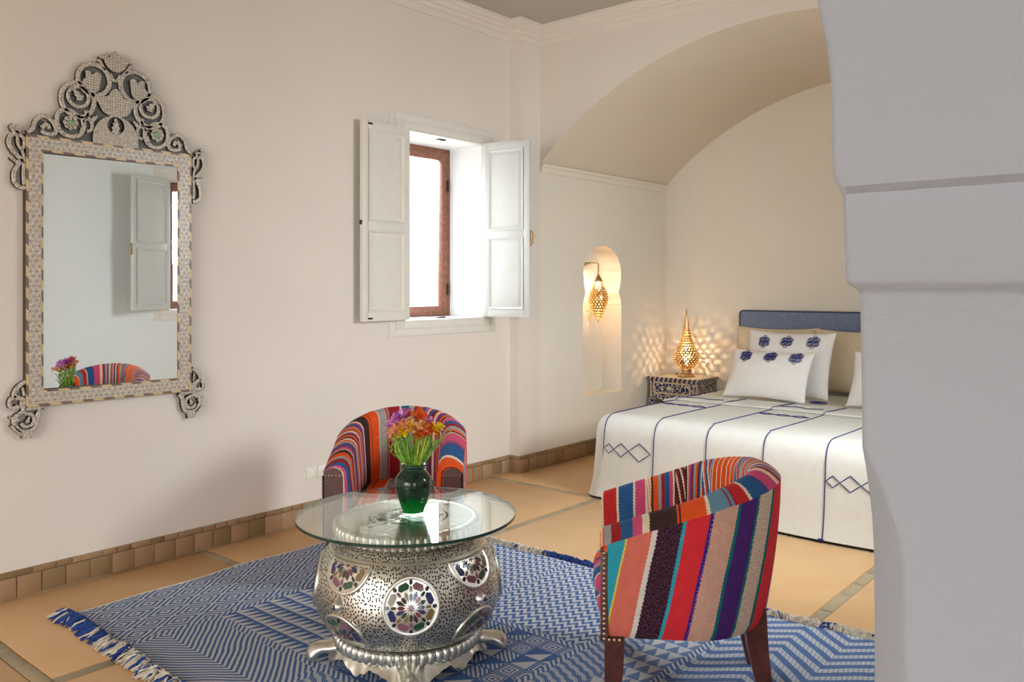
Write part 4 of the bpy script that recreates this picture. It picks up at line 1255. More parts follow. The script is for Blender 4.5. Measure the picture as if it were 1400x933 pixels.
def armchair(name, label, loc, rz, mats, seat_mat, wrap):
    ch = thing(name, label, 'armchair', loc, rz, 'pair of striped tub armchairs')
    U = u_path(); NU = len(U)
    # outside cover
    V = []; F = []; UV = []
    NZ = 12
    for (s, x, y, nx_, ny_) in U:
        h = chair_h(s)-.036; bk = max(0.0, y/CB)
        for k in range(NZ+1):
            t = k/NZ; z = ZB+(h-ZB)*t
            ins = (.008+.052*bk)*(1-t)**1.3-.006*math.sin(PI*t)
            if k == 0: ins += .012
            V.append((x+nx_*ins, y+ny_*ins, z-(.0 if k else -.004))); UV.append((s, h-z))
    for i in range(NU-1):
        for k in range(NZ):
            a_ = i*(NZ+1)+k; F.append((a_, a_+1, a_+NZ+2, a_+NZ+1))
    mb = MB().add(V, F, 0, UV); mb.build('outer_cover', mats[1], ch, None, 60)
    # inside cover rolling over the top
    V = []; F = []; UV = []
    sec = [(.000, -.036), (.014, -.022), (.034, -.006), (.060, .006), (.085, .008), (.106, -.002), (.122, -.026), (.128, -.080)]
    for (s, x, y, nx_, ny_) in U:
        h = chair_h(s); arm = 1-max(0.0, y/CB)
        pts = list(sec)
        zl = ZB+.012
        for q in range(1, 8):
            t = q/7; pts.append((.128+.010*math.sin(PI*t), -.080+(zl-h+.080)*t))
        w = 0; pp = None
        for (d, dz) in pts:
            z = h+dz
            if pp: w += math.hypot(d-pp[0], dz-pp[1])
            pp = (d, dz)
            f = 1.0
            V.append((x+nx_*d*f, y+ny_*d*f, z)); UV.append((s, w))
    NS = len(sec)+7
    for j_ in range(len(UV)):          # stripes run on round the arm fronts
        u_, w_ = UV[j_]
        t_ = min(u_, 1-u_)
        if t_ < .12: t2 = t_+wrap*(1-t_/.12); UV[j_] = (t2 if u_ < .5 else 1-t2, w_)
    capf = []
    for e in (0, NU-1):
        sg = 1 if e == 0 else -1
        prev = [e*NS+k for k in range(NS)]
        for q_, (f_, yy_) in enumerate(((.5, CF-.013), (1.0, CF-.008))):
            cur = []
            for k in range(NS):
                x, y, z = V[e*NS+k]
                xa_ = min(max(abs(x), CA-.092), CA-.004)
                zt_ = .585+.030*math.sqrt(max(0.0, 1-((xa_-(CA-.048))/.044)**2))
                za_ = min(z, zt_)
                V.append((x+(sg*xa_-x)*f_, yy_, z+(za_-z)*f_))
                t_ = wrap*(1-f_)+.002
                UV.append((t_ if e == 0 else 1-t_, UV[e*NS+k][1])); cur.append(len(V)-1)
            for k in range(NS-1): capf.append((prev[k], prev[k+1], cur[k+1], cur[k]))
            prev = cur
    for i in range(NU-1):
        for k in range(NS-1):
            a_ = i*NS+k; F.append((a_, a_+1, a_+NS+1, a_+NS))
    F += capf
    MB().add(V, F, 0, UV).build('inner_cover', mats[0], ch, None, 60)
    # arm fronts: leather panel with a rounded cap
    for sx in (1, -1):
        x0, x1 = (CA-.092)*sx, (CA-.006)*sx
        P = [(x0, ZB-.005), (x1, ZB-.005), (x1, .585)]
        xc = (x0+x1)/2; hw = abs(x1-x0)/2
        for i in range(1, 12):
            a = PI*i/12; P.append((xc+sx*hw*math.cos(a), .585+.030*math.sin(a)))
        P.append((x0, .585))
        mb = MB(); mb.prism(P, CF+.004, CF-.012, lambda a_, b_, d: (a_, d, b_), 0)
        mb.prism([(x0*.985, .30), (x1*.985, .30), (x1*.985, .56), (x0*.985, .56)], CF+.20, CF, lambda a_, b_, d: (a_, d, b_), 0)
        pan = mb.build('arm_panel', M['leather'], ch, None, 30)
        wr = MB()
        for (xw_, sg_) in ((CA*sx, sx), ((CA-.094)*sx, -sx)):
            lo_, hi_ = min(xw_, xw_+sg_*.0035), max(xw_, xw_+sg_*.0035)
            wr.box(lo_, CF-.012, ZB-.004, hi_, CF+.014, .574, 0, .0015)
        tag(wr.build('leather_strip', M['leather'], pan), 'leather strip turned round the arm edge')['kind'] = 'stuff'
        nm = MB()
        def nail(x, y, z): nm.sphere((x, y, z), .0066, 6, 4, 0)
        z = ZB+.008
        while z < .575:
            nail((CA+.004)*sx, CF+.002, z); nail((CA-.098)*sx, CF+.002, z); z += .0175
        for i in range(1, 4): nail((CA+.001)*sx, CF+.002+.0175*i, ZB+.004)
        for i in range(5): nail(x1-sx*(.008+.0165*i), CF-.0125, .578)
        o = nm.build('nailhead', M['nail'], pan); tag(o, 'line of small brass nailheads', kind='stuff')
        # front legs
        lx = (CA-.049)*sx
        V = []
        for (w, z, oy) in ((.036, ZB+.01, 0), (.034, .16, 0), (.026, .0135, .004)):
            V += [(lx-w, CF+.002+.0-oy*0+.0, z), (lx+w, CF+.002, z), (lx+w, CF+2*w, z), (lx-w, CF+2*w, z)]
        F = [(3, 2, 1, 0), (8, 9, 10, 11)]
        for i in range(2):
            for q in range(4): F.append((4*i+q, 4*i+(q+1) % 4, 4*i+4+(q+1) % 4, 4*i+4+q))
        MB().add(V, F, 0, None, False).build('leg', M['leg_wood'], ch)
        # raked back legs
        V = []
        for (w, z, off) in ((.040, ZB+.06, 0.0), (.036, .18, .012), (.026, .0135, .040)):
            bx, by = .115*sx+off*.35*sx, .215+off
            V += [(bx-w, by-w, z), (bx+w, by-w, z), (bx+w, by+w, z), (bx-w, by+w, z)]
        MB().add(V, F, 0, None, False).build('leg', M['leg_wood'], ch)
    # seat
    def plan(t, g):
        """rounded seat outline, g = outset"""
        hw = .222+g
        a = 2*PI*t
        e = .42
        cx_, sy_ = math.cos(a), math.sin(a)
        x = hw*math.copysign(abs(cx_)**e, cx_); y = math.copysign(abs(sy_)**e, sy_)
        if y > 0:
            x *= (1-.35*max(0, y)**3)
            return x, y*(.225+g)-.0
        return x, y*(.352+g)
    lev = [(-.02, ZB), (0.0, ZB+.01), (.012, .32), (.014, .345), (.004, .356), (.010, .365), (.020, .385), (.021, .41), (.012, .430), (-.012, .444), (-.06, .452), (-.13, .456)]
    V = []; F = []; UV = []; n = 48
    for li, (g, z) in enumerate(lev):
        for i in range(n):
            x, y = plan(i/n, g); V.append((x, y, z))
            v_ = (y+.4) if li > 8 else ((y+.4) if y > -.3 else .1-(.45-z)*.6)
            UV.append((.5-x/.48, v_))
    for l in range(len(lev)-1):
        for i in range(n): F.append((l*n+i, l*n+(i+1) % n, (l+1)*n+(i+1) % n, (l+1)*n+i))
    F.append(tuple((len(lev)-1)*n+i for i in range(n))); F.append(tuple(range(n))[::-1])
    MB().add(V, F, 0, UV).build('seat', seat_mat, ch, None, 70)
    return ch
armchair('armchair', 'striped kilim tub armchair in front, outer side turned to us, beside the bed', (2.866, 2.906, .0), math.atan2(-.8, .6)-R(3), (M['right_inner'], M['right_outer']), M['right_seat'], .024)
armchair('armchair', 'striped kilim tub armchair facing us behind the glass table and vase', (1.12, 3.00, .0), math.atan2(.6486, .761), (M['far_inner'], M['far_outer']), M['far_seat'], .045)

# ---- silver coffee table
TX, TY = 1.914, 2.318
tb = thing('coffee_table', 'round glass-topped coffee table on a pierced silver cauldron with splayed feet', 'table', (TX, TY, .003), TH+R(8.5))   # local -y looks at the camera
body_prof = [(.250, .128), (.285, .140), (.314, .160), (.339, .190), (.357, .222), (.368, .256), (.372, .292), (.370, .330), (.362, .368), (.350, .405), (.332, .442), (.307, .474), (.280, .496), (.256, .508), (.250, .516)]
def bodyr(z):
    for (r0, z0), (r1, z1) in zip(body_prof, body_prof[1:]):
        if z <= z1: return r0+(r1-r0)*(z-z0)/(z1-z0)
    return .25
def smooth_prof(P, n=4):
    return smooth_path(P, n)
MB().lathe(smooth_prof(body_prof), 96, (0, 0, 0), 0, .36).build('body', M['silver_pierced'], tb, None, 80)
# beaded rings
def bead_ring(name, R_, z, n, br, hz):
    mb = MB()
    for i in range(n):
        a = 2*PI*i/n
        prof_ = []
        w = PI*R_/n*1.02
        c, s_ = math.cos(a), math.sin(a)
        V = []; F = []
        nu, nv = 6, 7
        for k in range(nv+1):
            ph = PI*k/nv
            for q in range(nu+1):
                th = PI*q/nu
                tx = w*math.cos(th)*(math.sin(ph)**.22 if 0 < ph < PI else 0.0)
                ty = br*math.sin(th)*(math.sin(ph)**.4 if 0 < ph < PI else 0.0)
                r2 = R_-br*.6+ty
                V.append((r2*c-tx*s_, r2*s_+tx*c, z-hz*math.cos(ph)))
        for k in range(nv):
            for q in range(nu): a_ = k*(nu+1)+q; F.append((a_, a_+1, a_+nu+2, a_+nu+1))
        mb.add(V, F, 0)
    o = mb.build(name, M['silver'], tb, None, 80); tag(o, 'ring of rounded silver beads'); o['kind'] = 'stuff'
    return o
bead_ring('bead_ring', .292, .1085, 58, .020, .0255)
bead_ring('bead_ring', .294, .5400, 60, .020, .0270)
MB().lathe([(.20, .128), (.262, .131), (.276, .133), (.276, .084), (.270, .082)], 64).build('base_collar', M['silver'], tb)
mb = MB(); mb.lathe([(.25, .508), (.262, .512), (.276, .514), (.278, .566), (.272, .569)], 64)
mb.build('collar', M['silver'], tb)
# top plate with a rosette
MB().lathe([(.272, .5685), (.262, .5700), (.256, .5680), (.225, .5675), (.220, .5690), (.214, .5675), (.163, .5670), (.160, .5690), (.152, .5690), (.149, .5665), (.0005, .5665)], 72, (0, 0, 0), 0, .24).build('top_plate', M['silver_disc'], tb)

def rosette_shapes(Rr):
    """outlines (u, v, colour) of the glass pieces of a rosette of radius Rr"""
    out = []
    cols = ['blue', 'plum', 'green', 'amber']
    def hexa(ang, r, L, w, bend=0.0):
        c, s_ = math.cos(ang), math.sin(ang)
        P = []
        for (a_, b_) in ((-L, 0), (-L*.62, w), (L*.62, w), (L, 0), (L*.62, -w), (-L*.62, -w)):
            rr_ = r+b_-bend*(a_/L)**2
            P.append((rr_*c-a_*s_, rr_*s_+a_*c))
        return P
    for i in range(8):
        a = 2*PI*(i+.5)/8
        out.append((hexa(a, Rr*.80, Rr*.245, Rr*.125, Rr*.05), cols[i % 4]))
        out.append((hexa(a+PI/8, Rr*.90, Rr*.075, Rr*.085), 'dark'))
        out.append((hexa(a+PI/8, Rr*.665, Rr*.060, Rr*.105), ['dark', 'amber', 'plum'][i % 3]))
        c, s_ = math.cos(a+PI/8), math.sin(a+PI/8)
        for (r0, r1, w, col) in ((.22, .53, .075, ['red', 'green', 'dark'][i % 3]), ):
            P = [(Rr*r0, 0), (Rr*(r0+.10), Rr*w), (Rr*(r1-.08), Rr*w), (Rr*r1, 0), (Rr*(r1-.08), -Rr*w), (Rr*(r0+.10), -Rr*w)]
            out.append(([(x*c-y*s_, x*s_+y*c) for x, y in P], col))
        c, s_ = math.cos(a), math.sin(a)
        P = [(Rr*.20, 0), (Rr*.36, Rr*.050), (Rr*.48, Rr*.085), (Rr*.62, 0), (Rr*.48, -Rr*.085), (Rr*.36, -Rr*.050)]
        out.append(([(x*c-y*s_, x*s_+y*c) for x, y in P], ['dark', 'blue', 'amber'][i % 3]))
    star = []
    for i in range(16):
        r = Rr*(.17 if i % 2 == 0 else .08); star.append((r*math.cos(PI*i/8), r*math.sin(PI*i/8)))
    out.append((star, 'red'))
    return out
GEMS = ['gem_red', 'gem_blue', 'gem_green', 'gem_amber', 'gem_dark', 'gem_plum']
gi = {g[4:]: i for i, g in enumerate(GEMS)}
# rosette on the top plate
mb = MB()
for P, col in rosette_shapes(.145):
    mb.prism(P, .5655, .5690, lambda a_, b_, d: (a_, b_, d), gi['dark'])
ro = mb.build('top_rosette', [M[g] for g in GEMS], tb); tag(ro, 'dark openwork rosette', kind='stuff')
def on_body(az, zc, u, v, off):
    """point on the body round azimuth az (0 = towards the camera), u along, v up"""
    z = zc+v; r = bodyr(z)+off
    a = az-PI/2+u/bodyr(zc)
    return (r*math.cos(a), r*math.sin(a), z)
def clip(P, vmin=None, vmax=None):
    for lim, sg in ((vmin, 1), (vmax, -1)):
        if lim is None: continue
        out = []
        for i in range(len(P)):
            a_, b_ = P[i-1], P[i]
            ina, inb = sg*(a_[1]-lim) >= 0, sg*(b_[1]-lim) >= 0
            if ina != inb:
                t = (lim-a_[1])/(b_[1]-a_[1]); out.append((a_[0]+(b_[0]-a_[0])*t, lim))
            if inb: out.append(b_)
        P = out
        if not P: break
    return P
def medallion(az, zc, Rr, vmin=None, vmax=None):
    """raised round plate following the belly; its flat part may be cut at vmin / vmax"""
    mb = MB(); n = 40; rings = [(1.06, 0.000), (1.04, .006), (.985, .009), (.93, .004), (.90, .0025), (.6, .0025), (.3, .0025), (0.02, .0025)]
    def P_(k, rr_): 
        u, v = rr_*Rr*math.cos(2*PI*k/n), rr_*Rr*math.sin(2*PI*k/n)
        if vmin is not None: v = max(v, vmin-.006*(rr_ > .95))
        if vmax is not None: v = min(v, vmax+.006*(rr_ > .95))
        return u, v
    V = []; F = []
    for rr_, off in rings:
        for k in range(n):
            u, v = P_(k, rr_); V.append(on_body(az, zc, u, v, off+.001))
    for i in range(len(rings)-1):
        for k in range(n): F.append((i*n+k, i*n+(k+1) % n, (i+1)*n+(k+1) % n, (i+1)*n+k))
    mb.add(V, F, 0)
    md = mb.build('medallion', M['silver'], tb, None, 80)
    gm = MB()
    for Pp, col in rosette_shapes(Rr*.93):
        Q = clip(Pp, None if vmin is None else vmin+.004, None if vmax is None else vmax-.004)
        if len(Q) < 3: continue
        gm.prism(Q, .002, .0046, lambda u, v, d: on_body(az, zc, u, v, d), gi[col])
    g = gm.build('glass_inlay', [M[k_] for k_ in GEMS], md); tag(g, 'coloured glass pieces of the rosette', kind='stuff')
    return md
def spin(o, az):
    c = copy_obj(o); c.rotation_euler = (0, 0, az)
    for ch_ in list(o.children):
        d = copy_obj(ch_); d.parent = c
    return c
m0 = medallion(0, .336, .102)
m1 = medallion(PI/4, .462, .100, None, 0.0)
m2 = medallion(PI/4, .182, .098, 0.0, None)
bs = MB()
V = []; F = []
for k in range(6):
    ph = PI/2*k/5
    for q in range(14):
        rr_ = .0235*math.cos(ph)+1e-5
        V.append(on_body(PI/4, .318, rr_*math.cos(2*PI*q/14), rr_*math.sin(2*PI*q/14), .025*math.sin(ph)))
for k in range(5):
    for q in range(14): F.append((k*14+q, k*14+(q+1) % 14, (k+1)*14+(q+1) % 14, (k+1)*14+q))
bs.add(V, F, 0)
boss = bs.build('boss', M['silver'], tb, None, 80)
gs = MB(); pc = Vector(on_body(PI/4, .318, 0, 0, .020)); gs.sphere(pc, .0095, 10, 6)
gst = gs.build('stone', M['gem_blue'], boss)
for k_ in range(1, 4):
    for o in (m0, m1, m2, boss): spin(o, k_*PI/2)
# skirt with scalloped lower edge and four splayed feet
def skirt_low(a):
    """lower edge height at angle a from a foot (0) to mid quadrant (45 deg)"""
    d = abs((a+PI/4) % (PI/2)-PI/4)/(PI/4)        # 0 at a foot, 1 midway
    z = .030 if d > .99 else 0
    K = [(0, .016), (.12, .018), (.22, .030), (.34, .036), (.44, .052), (.56, .060), (.66, .070), (.72, .060), (.82, .046), (.9, .040), (1.0, .026)]
    for (a_, ha), (b_, hb) in zip(K, K[1:]):
        if d <= b_: return ha+(hb-ha)*(d-a_)/(b_-a_)+.0035*math.sin(d*38)
    return .026
V = []; F = []; n = 160; lv = 6
for side in (0, 1):
    for i in range(n):
        a = 2*PI*i/n; zl = skirt_low(a+PI/2)
        d = abs((a+PI/2+PI/4) % (PI/2)-PI/4)/(PI/4)
        for k in range(lv+1):
            t = k/lv; z = .088+(zl-.088)*t
            r = .272+.018*t+(.030*(1-d)**1.6)*t**1.5-(.005 if side else 0)
            V.append((r*math.cos(a), r*math.sin(a), z))
o_ = n*(lv+1)
for i in range(n):
    j = (i+1) % n
    for k in range(lv):
        F.append((i*(lv+1)+k, i*(lv+1)+k+1, j*(lv+1)+k+1, j*(lv+1)+k)); F.append((o_+i*(lv+1)+k, o_+j*(lv+1)+k, o_+j*(lv+1)+k+1, o_+i*(lv+1)+k+1))
    F.append((i*(lv+1)+lv, o_+i*(lv+1)+lv, o_+j*(lv+1)+lv, j*(lv+1)+lv))
MB().add(V, F, 0).build('skirt', M['silver'], tb, None, 70)
ft = MB()
path = [(.258, .080), (.288, .066), (.316, .061), (.342, .061), (.362, .053), (.374, .042), (.382, .031), (.386, .022), (.384, .0145)]
wid = [.058, .050, .041, .037, .038, .041, .042, .036, .020]; thk = [.020, .021, .020, .021, .024, .024, .019, .013, .004]
V = []; F = []
for i, (r, z) in enumerate(path):
    p0, p1 = path[max(0, i-1)], path[min(len(path)-1, i+1)]
    t = Vector((p1[0]-p0[0], p1[1]-p0[1])).normalized(); nn = Vector((-t.y, t.x))
    for k in range(12):
        a = 2*PI*k/12
        ridge = 1.0+.35*max(0, math.sin(a))**6
        V.append((wid[i]*math.cos(a), -(r+nn.x*thk[i]*math.sin(a)*ridge), z+nn.y*thk[i]*math.sin(a)*ridge))
for i in range(len(path)-1):
    for k in range(12): F.append((i*12+k, i*12+(k+1) % 12, (i+1)*12+(k+1) % 12, (i+1)*12+k))
F.append(tuple(range(12))); F.append(tuple((len(path)-1)*12+k for k in range(12)))
f0 = MB().add(V, F, 0).build('foot', M['silver'], tb, None, 80)
for k_ in range(1, 4): copy_obj(f0).rotation_euler = (0, 0, k_*PI/2)
# spacers and the glass top
mb = MB()
for k_ in range(4):
    a = PI/4+k_*PI/2; mb.lathe([(.0105, .568), (.0105, .5742)], 12, (.235*math.cos(a), .235*math.sin(a), 0))
mb.build('spacer', M['white_plastic'], tb)['kind'] = 'stuff'
gl = MB(); nG = 128; GR = .440
V = []; F = []
for r, z in ((GR-.002, .574), (GR, .576), (GR, .584), (GR-.002, .586)):
    V += [(r*math.cos(2*PI*k/nG), r*math.sin(2*PI*k/nG), z) for k in range(nG)]
gl.add(V, [tuple(range(nG))[::-1], tuple(3*nG+k for k in range(nG))], 0, None, False)
gl.add(V, [(i*nG+k, i*nG+(k+1) % nG, (i+1)*nG+(k+1) % nG, (i+1)*nG+k) for i in range(3) for k in range(nG)], 1)
go = gl.build('glass_top', [M['table_glass'], M['glass_edge']], tb); go.location = (-.006, 0, 0); tag(go, 'clear round glass top with a green edge')

# ---- green vase
VX, VY = TX+.020*math.cos(TH), TY+.020*math.sin(TH)
VZ = .5900
vase = thing('vase', 'green glazed pottery vase of flowers on the glass table top', 'vase', (VX, VY, VZ))
vp = [(.0005, .0), (.040, .0), (.043, .003), (.046, .012), (.060, .050), (.072, .090), (.0755, .112), (.072, .136), (.058, .158), (.046, .170), (.043, .176), (.048, .181), (.051, .186), (.050, .191), (.045, .193), (.040, .190), (.038, .178), (.045, .165), (.060, .140), (.060, .08), (.03, .015), (.0005, .014)]
MB().lathe(smooth_prof(vp, 3), 48).build('body', M['glaze'], vase, None, 60)
tag(MB().lathe([(.039, -.0005), (.0425, .0), (.0425, .0035), (.039, .0035)], 32, caps=False).build('foot_ring', simple('pale_foot_clay', srgb(206, 204, 182), .6), vase), 'unglazed pale foot')

# ---- freesias: every stem is a thing of its own
CR = Vector((math.cos(TH), math.sin(TH), 0)); CF_ = Vector((-math.sin(TH), math.cos(TH), 0))
def petal(mb, base, d, side, L, w, curl, mi=0):
    """one petal from base along d, widening across side"""
    up = d.cross(side).normalized(); V = []; F = []
    prof_ = [(0, .25, 0), (.3, .75, .10), (.6, 1.0, .12), (.85, .75, .0), (1.0, .12, -.22)]
    for t, ww, c in prof_:
        for q in (-1, 0, 1):
            V.append(base+d*(L*t)+side*(w*ww*q)+up*(L*(c*curl)+(.0 if q else -w*.35*ww)))
    for i in range(4):
        for q in range(2): a_ = i*3+q; F.append((a_, a_+1, a_+4, a_+3))
    mb.add(V, F, mi)
def bloom(mb, c, d, size, r, mi=0, mi2=0):
    d = d.normalized()
    u = d.cross(Vector((.3, .2, 1))).normalized(); v = d.cross(u)
    mb.tube([c-d*size*.75, c-d*size*.35, c+d*size*.12], [size*.10, size*.16, size*.30], 8, mi, False)
    for ring, (n, tilt, L, off) in enumerate(((3, .95, 1.05, 0), (3, .62, 1.0, PI/3))):
        for k in range(n):
            a = off+2*PI*k/n+r.uniform(-.15, .15)
            rad = u*math.cos(a)+v*math.sin(a)
            dd = (d*(1-tilt*.55)+rad*tilt).normalized()
            side = rad.cross(d).normalized()
            petal(mb, c+rad*size*.16, dd, side, size*L*r.uniform(.9, 1.15), size*.33, r.uniform(-1.4, .2), mi2 if ring else mi)
def stem_path(h, mouth, foot, bendv):
    P = []
    for i in range(11):
        t = i/10
        if t < .35: p = foot.lerp(mouth, t/.35)
        else:
            q = (t-.35)/.65; p = mouth.lerp(h, q)+bendv*math.sin(PI*q)*.5
        P.append(p)
    return P
# (colour, second colour, sideways px, depth m, height, bloom count, bloom size, label)
FL = [('purple', 'lilac', -.075, .00, .992, 3, .030, 'purple freesia at the upper left of the bouquet'),
      ('lilac', 'purple', -.094, -.01, .966, 2, .026, 'lilac freesia lowest at the far left of the bouquet'),
      ('purple', 'purple', -.050, .03, 1.004, 2, .027, 'deep purple freesia at the top left, next to the orange one'),
      ('orange', 'flame', -.004, .01, .996, 3, .030, 'orange freesia at the top middle of the bouquet'),
      ('flame', 'orange', .020, .03, .985, 2, .027, 'dark orange freesia behind the top middle of the bouquet'),
      ('salmon', 'salmon', -.060, -.04, .952, 3, .033, 'salmon freesia in front on the left, under the purple ones'),
      ('salmon', 'peach', -.030, -.01, .962, 3, .028, 'pale salmon freesia in the middle of the bouquet'),
      ('yellow', 'yellow', -.030, -.045, .944, 1, .034, 'large yellow freesia in front at the middle of the bouquet'),
      ('lemon', 'yellow', -.070, -.04, .912, 1, .018, 'yellow freesia bud low in front on the left'),
      ('peach', 'peach', .020, -.035, .958, 3, .030, 'peach freesia right of the bouquet middle'),
      ('peach', 'salmon', .045, .02, .968, 2, .026, 'peach freesia behind on the right, under the lilac one'),
      ('lilac', 'purple', .060, .03, .984, 2, .025, 'lilac freesia at the upper right of the bouquet'),
      ('flame', 'orange', .072, -.02, .950, 3, .030, 'red-orange freesia on the right between peach and yellow'),
      ('orange', 'flame', .055, -.03, .930, 2, .025, 'orange freesia low on the right of the bouquet'),
      ('yellow', 'lemon', .104, -.02, .942, 2, .027, 'yellow freesia on the right of the bouquet'),
      ('lemon', 'yellow', .128, .00, .944, 2, .024, 'lemon freesia at the far right of the bouquet'),
      ('salmon', 'salmon', .005, .045, .975, 2, .026, 'salmon freesia at the back of the bouquet, hidden by orange ones')]
rf = random.Random(8)
VC = Vector((VX, VY, 0))
for (c1, c2, sx, dp_, hz, nb, sz, lab) in FL:
    sx *= .74; hz = .78+(hz-.78)*.87; sz *= .84
    head = VC+CR*sx+CF_*dp_+Vector((0, 0, hz))
    a = rf.uniform(0, 2*PI)
    mouth = VC+CR*(sx*.30+rf.uniform(-.008, .008))+CF_*(dp_*.35+rf.uniform(-.010, .010))+Vector((0, 0, VZ+.185))
    dd = mouth-VC-Vector((0, 0, VZ+.185))
    if dd.length > .030: mouth -= dd*(1-.030/dd.length)
    foot = VC+Vector((math.cos(a)*.016, math.sin(a)*.016, VZ+.020))
    base = mouth.copy()
    t = thing('freesia', lab, 'flower', base, 0, 'freesias in the green vase')
    sp_path = [p-base for p in stem_path(head-Vector((0, 0, sz*.9)), mouth, foot, CR*sx*.25)]
    MB().tube(sp_path, [.0026]*6+[.0023]*5, 6).build('stem', M['stem'], t)
    axis = (CR*(sx*5)+CF_*(-.35+dp_*2)+Vector((0, 0, .75))).normalized()
    for k in range(nb):
        off = (CR*((k-(nb-1)/2)*sz*.85+rf.uniform(-.004, .004))+CF_*rf.uniform(-.015, .012)+Vector((0, 0, rf.uniform(-.012, .010))))
        d = (axis+CR*((k-(nb-1)/2)*.7)+CF_*rf.uniform(-.5, .1)+Vector((0, 0, rf.uniform(-.1, .3)))).normalized()
        mb = MB(); bloom(mb, (head-base)+off, d, sz*rf.uniform(1.1, 1.35), rf, 0, 1)
        top = (head-base)+off-d*sz*.7
        mb.tube([sp_path[-1], (sp_path[-1]+top)/2+Vector((0, 0, -.002)), top], [.0022, .002, .0022], 5, 2)
        mb.build('bloom', [M['petal_'+c1], M['petal_'+c2], M['stem']], t, None, 60)
    # a spray of green buds
    side = 1 if sx >= 0 else -1
    bmk = MB(); bp = sp_path[7]
    P = [bp+CR*side*.0, bp+CR*side*.016+Vector((0, 0, .018)), bp+CR*side*.036+Vector((0, 0, .026))]
    bmk.tube(P, [.0018, .0015, .001], 5)
    for q in range(4):
        c = P[1].lerp(P[2], q/3)+Vector((0, 0, .004)); d = (CR*side*.4+Vector((0, 0, 1))).normalized()
        bmk.tube([c, c+d*.006, c+d*.013], [.0014, .0028, .0006], 5)
    bmk.build('bud', M['bud'] if rf.random() < .35 else M['leaf'], t)
# grassy leaves and sprigs
LV = [(-.128, -.02, .886, 'wide green sprig hanging out at the far left of the vase'), (-.112, .0, .935, 'green sprig with leaflets at the left of the bouquet'), (-.098, -.03, .842, 'short green sprig low on the left of the bouquet'),
      (.118, -.03, .896, 'green sprig with buds at the lower right of the bouquet'), (.150, -.01, .912, 'green sprig reaching out at the far right of the bouquet'), (.100, -.02, .858, 'short green sprig low on the right of the bouquet'), (-.006, -.02, 1.000, 'single green spear rising at the top of the bouquet')]
for (sx, dp_, hz, lab) in LV:
    tip = VC+CR*sx+CF_*dp_+Vector((0, 0, hz))
    mouth = VC+CR*max(-.030, min(.030, sx*.3))+CF_*dp_*.3+Vector((0, 0, VZ+.187)); foot = VC+CR*(-sx*.06)+Vector((0, 0, VZ+.025))
    t = thing('leafy_sprig', lab, 'sprig', mouth, 0, 'green sprigs in the vase')
    P = [p-mouth for p in stem_path(tip, mouth, foot, CR*sx*-.12)]
    MB().tube(P, [.0026]*4+[.0022]*4+[.0018, .0013, .0008], 5).build('stem', M['stem'], t)
    if abs(sx) < .01:
        mb = MB(); mb.tube([P[7], P[8], P[9], P[10]], [.002, .005, .0045, .0006], 6, flat=.4); mb.build('leaf', M['stem'], t)
        continue
    for q in range(9):
        p = P[5].lerp(P[10], q/8) if q else P[5]
        p = P[4+min(6, int(q*.75))].lerp(P[5+min(5, int(q*.75))], (q*.75) % 1)
        sd = 1 if q % 2 else -1
        d = (CR*(.5*sd+sx*3)+CF_*rf.uniform(-.5, .5)+Vector((0, 0, .55))).normalized(); L = rf.uniform(.020, .034)
        mb = MB(); mb.tube([p, p+d*L*.35, p+d*L*.75, p+d*L], [.0010, .0042, .0036, .0005], 5, flat=.35)
        mb.build('leaf', M['leaf'], t)
# long blade leaves filling the middle of the bouquet
for i in range(46):
    sx = rf.uniform(-.080, .080); dp_ = rf.uniform(-.05, .05); hz = rf.uniform(.83, .925)
    tip = VC+CR*sx+CF_*dp_+Vector((0, 0, hz))
    mouth = VC+CR*(sx*.34)+CF_*(dp_*.4)+Vector((0, 0, VZ+.187)); foot = VC+CR*sx*.1+CF_*dp_*.1+Vector((0, 0, VZ+.03))
    P = [p-mouth for p in stem_path(tip, mouth, foot, CR*(sx*.2+rf.uniform(-.03, .03))+CF_*rf.uniform(-.03, .03))]
    if i == 0:
        blades = thing('blade_leaves', 'bunch of narrow green blades filling the vase between the flower stems', 'leaves', mouth)
        b0 = mouth
    P = [p+(mouth-b0) for p in P]
    mb = MB(); mb.tube(P, [.0016]*4+[.0028, .0034, .0036, .0034, .003, .002, .0005], 5, flat=.35, up=(CF_.x, CF_.y, 0))
    mb.build('leaf', [M['stem'], M['leaf'], M['bud']][i % 7 == 3 and 2 or i % 2], blades)

# ---- bed
BX0, BX1 = .945, 3.235
bed = thing('bed', 'wide bed with a slate-blue upholstered headboard in the vaulted alcove', 'bed', (2.1, 6.3, 0))
def L_(x, y, z): return (x-2.1, y-6.3, z)
P = [(.94, .30)]+[(.94, 1.235)]
hbx0, hbx1, hbz = .945, 3.255, 1.275
def rrect(x0, x1, z0, z1, r, n=6):
    out = [(x0, z0), (x1, z0)]
    for i in range(n+1): a = PI/2*i/n; out.append((x1-r+r*math.cos(a), z1-r+r*math.sin(a)))
    for i in range(n+1): a = PI/2+PI/2*i/n; out.append((x0+r+r*math.cos(a), z1-r+r*math.sin(a)))
    return out
hp = rrect(hbx0, hbx1, .02, hbz, .035)
mb = MB(); mb.prism(hp, YB-.105, YB-.012, lambda a_, b_, d: L_(a_, d, b_), 0); mb.build('headboard', M['headboard'], bed)
mb = MB(); mb.tube([L_(a_, YB-.104, b_) for a_, b_ in hp[1:]+hp[:1]], .007, 8, cap=True); tag(mb.build('piping', M['piping'], bed), 'darker piping along the headboard edge')
mb = MB(); mb.box(*L_(BX0+.08, 5.12, .06), *L_(BX1-.08, YB-.11, .30), 0, .02); mb.build('bed_base', M['beige'], bed)
